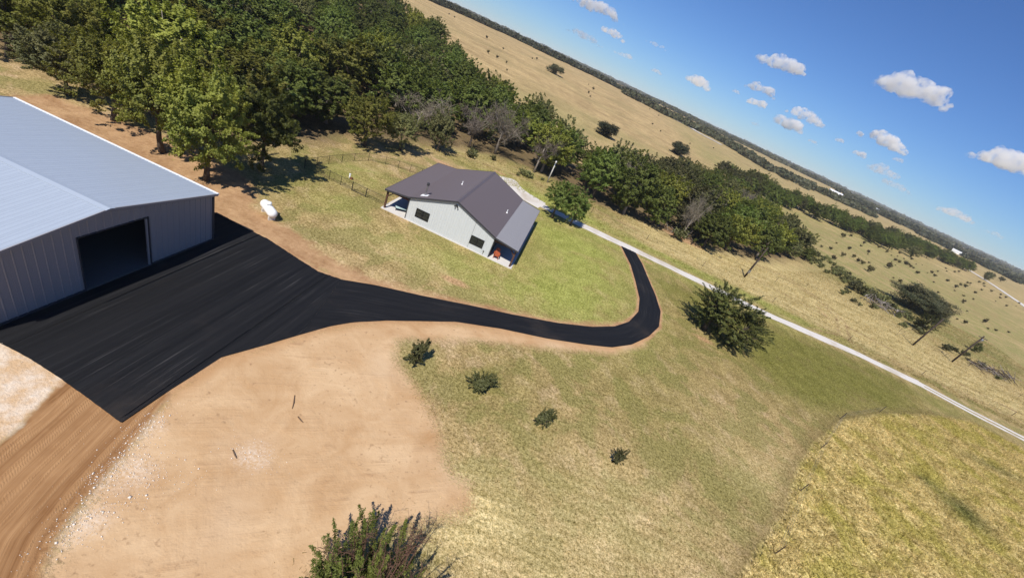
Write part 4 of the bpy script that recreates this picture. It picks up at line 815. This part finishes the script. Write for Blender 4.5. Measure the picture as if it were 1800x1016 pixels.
for x, y in [(-168.2, 449.6), (-158.9, 440.2), (-105.5, 374.4), (-82.3, 343.3), (-127.0, 619.1), (-66.8, 387.3), (-66.4, 406.6), (-61.1, 273.8), (-53.3, 246.3), (-68.0, 275.7), (-74.0, 276.3), (-15.8, 411.7), (-10.1, 388.9), (-8.0, 328.9), (-11.0, 345.3), (54.9, 533.2), (45.7, 370.2), (51.6, 351.7), (62.7, 496.1), (122.0, 460.1), (80.8, 374.4)]: bush(x, y, rnd.uniform(.6, 1.3), 'small dark bush dotted over the tan hillside', 'bushes of the tan hillside')
HEDGE = [crown_mesh('bush', 720+i, 1.0, .05, 1.5, M['leaf_olive'], 700, .13, 6)[0] for i in range(3)]
for (x, y) in along([(84, 146), (90, 138), (96, 130), (104, 127), (112, 126)], 46, rg, 3.0)+along([(84, 112), (96, 118), (108, 110), (122, 104), (136, 100)], 22, rg, 4.0)+along([(92, 168), (97, 155), (98, 140), (103, 129), (112, 122)], 70, rg, 3.5)+along([(-19, 84), (-10, 87), (-3, 86)], 9, rg, 1.5):
    bush(x, y, rnd.uniform(.5, 1.5), 'low scrubby bush in the weeds', 'scrub in the weeds', HEDGE[rnd.randrange(3)], .8, 'scrub_bush')
for k, (x, y) in enumerate(along([(92, 131), (98, 128), (104, 133)], 3, rg, 2)): bush(x, y, [2.6, 2.2, 1.8][k], ['large', 'middle', 'small'][k]+' grey-green bush among the scrub left of the domed oak', None, HEDGE[k], .9, 'scrub_bush')
bush(29.2, 93.3, 1.9, 'black-green bush against the dirt bank across the lane', None, HEDGE[0], 1.0, 'scrub_bush')
# the row of young shrubs on the lawn
SH = [spray_mesh('foliage', 740+i, .95, .10, 1.9, M['leaf_shrub'], 5200, .055, 70, .6, .8, thick=.15, inner=.1)[0] for i in range(4)]
for k, (x, y, w, h, lab) in enumerate(((-4.3, 23.4, 1.0, 1.15, 'dark young shrub nearest the bare sand, first of the row'), (.95, 23.75, 1.15, .95, 'widest young shrub, second of the row on the dry lawn'), (6.4, 23.3, .85, .8, 'compact young shrub, third of the row on the dry lawn'), (12.9, 23.0, .55, .75, 'smallest young shrub, last of the row on the dry lawn'))):
    o = thing('young_shrub', lab, 'shrub', (x, y, 0), k); o.scale = (w*1.0, w*1.0, h*1.15); put('foliage', SH[k], o); m = MB(); m.tube([(0, 0, -.1), (.03, .02, .7), (0, .05, 1.2)], [.05, .035, .02], 6)
    for a in range(5): m.tube([(0, 0, .3), (.5*math.cos(a*1.3), .5*math.sin(a*1.3), .9)], [.025, .012], 5)
    m.build('stem', M['bark'], o)
# the bushy tree at the bottom edge
def near_tree():
    o = thing('bushy_cedar', 'bushy green tree with bare twigs at the bottom edge of the picture', 'tree', (.55, 7.2, 0))
    rg2 = np.random.default_rng(5); c, L = spray_mesh('crown', 77, 3.9, .3, 4.0, M['leaf_near'], 85000, .046, 380, 1.1, 1.5, thick=.10, inner=.15); put('crown', c, o)
    put('trunk', trunk_mesh('trunk', 77, L, 1, 4.0, .16, M['bark']), o)
    m = MB()
    for i in range(44):
        a = rg2.uniform(0, 6.28); r = rg2.uniform(.4, 2.6); b = Vector((r*math.cos(a), r*math.sin(a), rg2.uniform(2.0, 3.2))); e = b+Vector((math.cos(a)*.7, math.sin(a)*.7, rg2.uniform(1.2, 2.3))); m.tube([b, (b+e)/2+Vector(rg2.normal(size=3))*.08, e], [.030, .02, .006], 5)
        for j in range(13):
            q = b.lerp(e, rg2.uniform(.15, 1)); f = q+Vector(rg2.normal(size=3))*.28+Vector((0, 0, .28)); m.tube([q, f], [.012, .005], 3, False)
            for _ in range(3): g = q.lerp(f, rg2.uniform(.3, 1)); m.tube([g, g+Vector(rg2.normal(size=3))*.12+Vector((0, 0, .1))], [.007, .004], 3, False)
    m.build('bare_twigs', M['red_twig'], o)
M['leaf_near'] = m_leaf('near_leaves', (.058, .074, .016), (.165, .180, .042), (.24, .22, .05), trans=.3)
near_tree()
# ------------------------------------------------------------------ brush piles, sticks, stones
def brush_pile(name, label, pts, n, seed, mat, hh=1.2):
    rg = random.Random(seed); o0 = Vector((*pts[0], float(T(*pts[0])))); p = thing(name, label, 'brush pile', o0)
    for i in range(n):
        t = rg.random()*(len(pts)-1); k = int(t); f = t-k; x = pts[k][0]*(1-f)+pts[k+1][0]*f-o0.x+rg.gauss(0, .9); y = pts[k][1]*(1-f)+pts[k+1][1]*f-o0.y+rg.gauss(0, .9); z = rg.uniform(.05, hh)
        d = Vector((rg.gauss(0, 1), rg.gauss(0, 1), rg.gauss(0.1, .35))).normalized()*rg.uniform(.9, 2.4); a = Vector((x, y, z)); m = MB(); r = rg.uniform(.03, .11)
        m.tube([a-d, a+Vector((rg.gauss(0, .1), rg.gauss(0, .1), 0)), a+d], [r, r*.8, r*.3], 5); m.build('branch', mat[i % len(mat)], p)
brush_pile('brush_pile', 'long pile of grey cut branches beside the transformer pole', [(112, 104.5), (117, 106), (122, 107.5), (127, 109)], 85, 3, [M['pole_wood'], M['bark'], M['grey_wood'], M['pole_wood']], 1.5)
brush_pile('brush_pile', 'pale heap of dead branches in front of the domed oak', [(93, 122), (98, 123), (102, 121)], 70, 4, [M['grey_wood'], M['grey_wood'], M['bark']], 1.9)
brush_pile('brush_pile', 'small heap of branches on the dirt bank under the creek wood', [(24, 96.5), (29, 97), (33, 97.5)], 28, 5, [M['grey_wood'], M['bark'], M['rust']], .9)
for k, (a, e) in enumerate((((-9.5, 16.5), (-9.0, 15.6)), ((-8.4, 15.3), (-7.9, 15.1)), ((-9.8, 12.0), (-9.3, 11.7)))):
    m = MB(); mx, my = (a[0]+e[0])/2+.06, (a[1]+e[1])/2-.06; m.tube([(*a, .03), (mx, my, .05), (*e, .03)], [.03, .035, .02], 6)
    tag(m.build('stick', M['stick']), ['longest dark stick lying on the bare sand', 'bent stick lying next to the longest stick on the sand', 'curved stick lying among the white stones'][k], 'stick')
def stones():
    rg = np.random.default_rng(9); V = []; F = []; C = []
    for cx, cy, sx, sy, n in ((-14.0, 11.2, .35, .7, 260), (-13.4, 9.2, .4, .9, 300), (-12.2, 9.6, 1.2, .7, 330), (-12.3, 6.6, .4, .8, 230), (-8.6, 12.2, .9, .35, 130), (-11.8, 7.6, .6, .8, 160), (-22.6, 11.5, .5, .3, 60)):
        for _ in range(n): C.append((cx+rg.normal()*sx+.0, cy+rg.normal()*sy))
    base = np.array([(1, 0, 0), (-1, 0, 0), (0, 1, 0), (0, -1, 0), (0, 0, .8), (0, 0, -.5)], float); tri = np.array([(0, 2, 4), (2, 1, 4), (1, 3, 4), (3, 0, 4), (2, 0, 5), (1, 2, 5), (3, 1, 5), (0, 3, 5)])
    for i, (x, y) in enumerate(C):
        s = rg.exponential(.010)+.010; a = rg.uniform(0, 6.28); R2 = np.array([[math.cos(a), -math.sin(a), 0], [math.sin(a), math.cos(a), 0], [0, 0, 1]]); V.append((base*s*rg.uniform(.6, 1.3, 3))@R2.T+np.array([x, y, .012])); F.append(tri+6*i)
    o = put('white_stones', mesh_np('white_stones', np.concatenate(V), np.concatenate(F), [M['stone']])); tag(o, 'scatter of small white stones along the edge of the sand', 'stones', None, 'stuff')
stones()
# ------------------------------------------------------------------ grass
def grass(name, label, pts, length, per, width, seed, spread=.08, lean=.6):
    rg = np.random.default_rng(seed); n = len(pts); B = np.repeat(pts, per, 0)+rg.normal(size=(n*per, 2))*spread; m = len(B); z = T(B[:, 0], B[:, 1])+np.where(sdf(TALL, B[:, 0], B[:, 1]) < 0, .05, 0)-.01
    a = rg.uniform(0, 6.28, m); ln = length*rg.uniform(.45, 1.25, m); lx, ly = rg.normal(size=m)*lean*ln+.15*ln, rg.normal(size=m)*lean*ln; w = width*rg.uniform(.6, 1.4, m)
    V = np.empty((m, 3, 3)); V[:, 0] = np.stack([B[:, 0]-np.cos(a)*w, B[:, 1]-np.sin(a)*w, z], 1); V[:, 1] = np.stack([B[:, 0]+np.cos(a)*w, B[:, 1]+np.sin(a)*w, z], 1); V[:, 2] = np.stack([B[:, 0]+lx, B[:, 1]+ly, z+ln*.8], 1)
    za = zones(pts[:, 0], pts[:, 1]); at = {k: np.repeat(v, per*3) for k, v in za.items() if k in ('green', 'straw', 'd_tall', 'hill', 'd_wood', 'bare', 'rough', 'lush', 'rut', 'tgreen')}; at['rnd'] = np.repeat(np.repeat(rg.uniform(0, 1, n), per)*.5+rg.uniform(0, .5, m), 3)
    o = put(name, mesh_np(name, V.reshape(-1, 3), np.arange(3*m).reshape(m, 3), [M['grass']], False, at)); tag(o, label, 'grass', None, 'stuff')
def scatter(poly, n, rg, keep):
    P = np.array(poly); lo, hi = P.min(0), P.max(0); q = lo+(hi-lo)*rg.random((n, 2)); ok = sdf(poly, q[:, 0], q[:, 1]) < 0; q = q[ok]; return q[keep(q[:, 0], q[:, 1])]
rg = np.random.default_rng(33)
tl = scatter([p if p[0] < 120 else (100, p[1]) for p in TALL], 150000, rg, lambda x, y: (y > -2) & (x < 92) & (y > .18*x-4))
grass('tall_grass', 'unmown yellow grass in the lower right corner', tl, .50, 4, .022, 1)
mo = scatter([(-8, 8), (14, 6), (22, 18), (37, 38), (55, 53), (70, 61), (70, 71), (-15, 71), (-30, 45), (-24, 33), (0, 33)], 330000, rg, lambda x, y: (sdf(FAB, x, y) > .5) & (sdf(SAND, x, y)+rg.exponential(.35, len(x)) > .15) & (sdf(TALL, x, y) > 0) & ~((x > -19.2) & (x < -.9) & (y > 44.7) & (y < 62.4)) & (sdf(DIRT2, x, y) > .4))
grass('mown_grass', 'short dry mown grass of the lawn', mo, .11, 2, .020, 2, .10, .9)
md = scatter([(-25, 75.5), (150, 76), (160, 150), (100, 150), (60, 108), (38, 98), (5, 91), (-15, 92)], 75000, rg, lambda x, y: (y > 75.2))
grass('meadow_grass', 'straw-coloured meadow grass beyond the lane', md, .38, 3, .035, 3, .15)
# ------------------------------------------------------------------ far buildings
def shed(x, y, w, d, h, rz, wall, roof, label, group=None, name='shed'):
    o = thing(name, label, 'building', (x, y, float(T(x, y))), rz, group)
    m = MB(); m.prism([(-w/2, -d/2, -.3), (w/2, -d/2, -.3), (w/2, -d/2, h), (0, -d/2, h*1.35), (-w/2, -d/2, h)], (0, d, 0)); m.build('wall', wall, o)
    for s in (-1, 1): m = MB(); m.prism([(s*(w/2+.3), -d/2-.3, h-.15), (0, -d/2-.3, h*1.35+.08), (0, -d/2-.3, h*1.35+.2), (s*(w/2+.3), -d/2-.3, h-.02)], (0, d+.6, 0)); m.build('roof', roof, o)
    m = MB(); m.box((-.9, -d/2-.05, -.2), (.9, -d/2-.002, h*.75)); m.build('door', M['dark_trim'], o)
shed(584, 913, 12, 18, 5, R(60), M['white_trim'], M['white_trim'], 'small white gabled building far off in the plain')
shed(620, 745, 9, 16, 3.5, R(50), M['white_trim'], M['white_trim'], 'low white shed near the county road in the far plain')
shed(452, 838, 14, 22, 4, R(70), M['white_trim'], M['white_trim'], 'long white shed far off beyond the creek tree line')
shed(318, 655, 10, 20, 3.5, R(75), M['white_trim'], M['white_trim'], 'pale shed at the right end of the dark wood')
for k, (x, y) in enumerate(((92, 633), (97, 625), (102, 622), (108, 622), (113, 624))):
    o = thing('storage_tank', ['first', 'second', 'third', 'fourth', 'fifth'][k]+' white storage tank from the left below the dark wood', 'tank', (x, y, float(T(x, y))))
    m = MB(); m.tube([(0, 0, -.5), (0, 0, 4.6)], 1.7, 14); m.build('shell', M['white_trim'], o, True); m = MB(); m.tube([(0, 0, 4.6), (0, 0, 5.2)], [1.75, .2], 14); m.build('lid', M['white_trim'], o)
for k, (x, y) in enumerate(((497, 537), (517, 546))):
    o = put('brown_bush', BUSH[k]); o.location = (x, y, float(T(x, y))); o.scale = (5, 4, 3.4); tag(o, ['left', 'right'][k]+' of two brown thickets beyond the county road', 'thicket')
# ------------------------------------------------------------------ clouds
def m_cloud(name, dens, h):
    b = NB(name); v = b.n('ShaderNodeVolumePrincipled'); v.inputs['Color'].default_value = (.997, .997, .997, 1); v.inputs['Anisotropy'].default_value = .2; p = b.n('ShaderNodeTexCoord').outputs['Object']
    n = b.noise(p, 3.4/h, 6, .62); b.set(v.inputs['Density'], b.math('MULTIPLY', b.ramp(n, .44, .68), dens)); b.t.links.new(v.outputs[0], b.out.inputs['Volume']); return b.m
CT = bpy.data.textures.new('cloud_puffs', 'CLOUDS'); CT.noise_scale = 60; CT.noise_depth = 4
CLAB = ['big bright puffy cloud at upper right', 'bright cloud left of the biggest cloud', 'small rounded cloud low at left centre', 'thin cloud above a small round cloud', 'small round cloud in the middle of the sky', 'left cloud of the touching middle pair', 'right cloud of the touching middle pair', 'long flat cloud below the biggest cloud', 'small cloud left below the long flat cloud', 'bright cloud cut by the right edge', 'small cloud at upper left above the field', 'wide cloud cut by the top edge', 'faint ragged cloud below the long flat cloud', 'faint haze streak at upper left', 'faint small streak near the hill skyline', 'faint pale cloud low at far right', 'thin veil under the faint ragged cloud', 'thin wisp right of the upper left cloud', 'tiny puff left of the thin cloud', 'tiny puff under the middle pair', 'tiny puff right under the middle pair', 'tiny puff right of the faint ragged cloud', 'tiny puff near the left skyline', 'tiny faint wisp in the middle low sky', 'lowest faint wisp at far right']
def cloud(k, x, y, z, w, h, den):
    rg = np.random.default_rng(300+k); az = math.atan2(x, y); bm = bmesh.new(); n = max(7, int(w/45)) if w > 250 else 7
    for i in range(n):
        u = -1+2*(i+.5)/n+rg.normal()*.08; prof = (1-abs(u)**2.2); r = h*rg.uniform(.20, .42)*(.45+.65*prof); px = u*(w/2-r*.8); pz = -h*.5+r*.75+max(0, (h-1.9*r))*prof*rg.uniform(0, .9); py = rg.normal()*w*.13
        ret = bmesh.ops.create_icosphere(bm, subdivisions=2, radius=r, matrix=Matrix.Translation((px, py, pz)) @ Matrix.Diagonal((1.35, 1.3, .8, 1)))
    for v in bm.verts: v.co.z = max(v.co.z, -h*.5+.12*(v.co.z+h*.5))
    me = bpy.data.meshes.new('cloud'); bm.to_mesh(me); bm.free(); me.materials.append(m_cloud('cloud_vapour', den*9.0/h, h))
    o = put('cloud', me); o.location = (x, y, z); o.rotation_euler = (0, 0, -az)
    md = o.modifiers.new('union', 'REMESH'); md.mode = 'VOXEL'; md.voxel_size = max(5, h/22); 
    for sc, st in ((h*.30, h*.22), (h*.11, h*.10)):
        tx = bpy.data.textures.new('cloud_puffs', 'CLOUDS'); tx.noise_scale = sc; tx.noise_depth = 3; dm = o.modifiers.new('puffs', 'DISPLACE'); dm.texture = tx; dm.texture_coords = 'LOCAL'; dm.strength = st; dm.mid_level = .5
    tag(o, CLAB[k], 'cloud')
for k, (x, y, z, w, h, den) in enumerate([(4197.6, 7961.2, 1660.9, 922.4, 345.2, 1), (2502.0, 8645.2, 1341.0, 753.1, 261.3, 1), (1060.2, 6413.0, 448.5, 324.1, 150.6, 0.8), (2450.3, 8660.0, 892.2, 494.6, 180.7, 0.7), (1818.8, 6240.3, 503.0, 221.9, 121.9, 0.8), (3120.9, 8441.6, 601.4, 515.8, 218.5, 0.9), (3265.3, 8386.8, 795.2, 555.9, 195.4, 0.8), (4316.9, 7897.1, 904.3, 660.7, 214.8, 1), (2096.1, 3982.0, 302.9, 106.5, 56.5, 0.6), (5483.6, 7136.6, 1234.2, 746.9, 310.2, 1), (-228.6, 6496.0, 540.7, 315.0, 136.8, 0.7), (-845.4, 8960.2, 985.8, 1012.7, 215.6, 0.8), (4550.9, 7764.6, 519.5, 453.3, 175.5, 0.3), (-765.3, 8967.4, 495.7, 629.0, 142.2, 0.25), (42.5, 6499.9, 354.0, 305.4, 77.3, 0.25), (5469.4, 7147.4, 371.0, 441.1, 137.0, 0.35), (4782.0, 7624.5, 384.1, 456.5, 112.1, 0.2), (358.5, 6490.1, 612.2, 297.5, 61.3, 0.2), (1060.1, 4373.3, 354.0, 68.9, 34.1, 0.3), (1784.8, 4130.9, 250.6, 80.0, 33.6, 0.3), (1930.5, 4064.9, 333.7, 68.0, 36.6, 0.4), (2306.1, 3864.2, 365.3, 76.4, 34.9, 0.3), (355.0, 4486.0, 243.2, 115.7, 40.2, 0.35), (1347.4, 4293.6, 193.1, 96.9, 35.1, 0.15), (4231.1, 4934.4, 245.7, 176.8, 53.2, 0.12)]): cloud(k, x, y, z, w*1.15, h*1.15, den)

# ------------------------------------------------------------------ air
hz = MB(); hz.box((-7400, -1800, -1.5), (7900, 8400, 48)); me = hz.mesh('haze', M['steel']); me.materials.clear()
b_ = NB('pale_air'); v_ = b_.n('ShaderNodeVolumePrincipled'); v_.inputs['Color'].default_value = (.86, .92, 1.0, 1); v_.inputs['Density'].default_value = .00010; v_.inputs['Anisotropy'].default_value = .0; b_.t.links.new(v_.outputs[0], b_.out.inputs['Volume'])
me.materials.append(b_.m); tag(put('haze', me), 'thin pale haze over the whole countryside', 'haze', None, 'stuff')
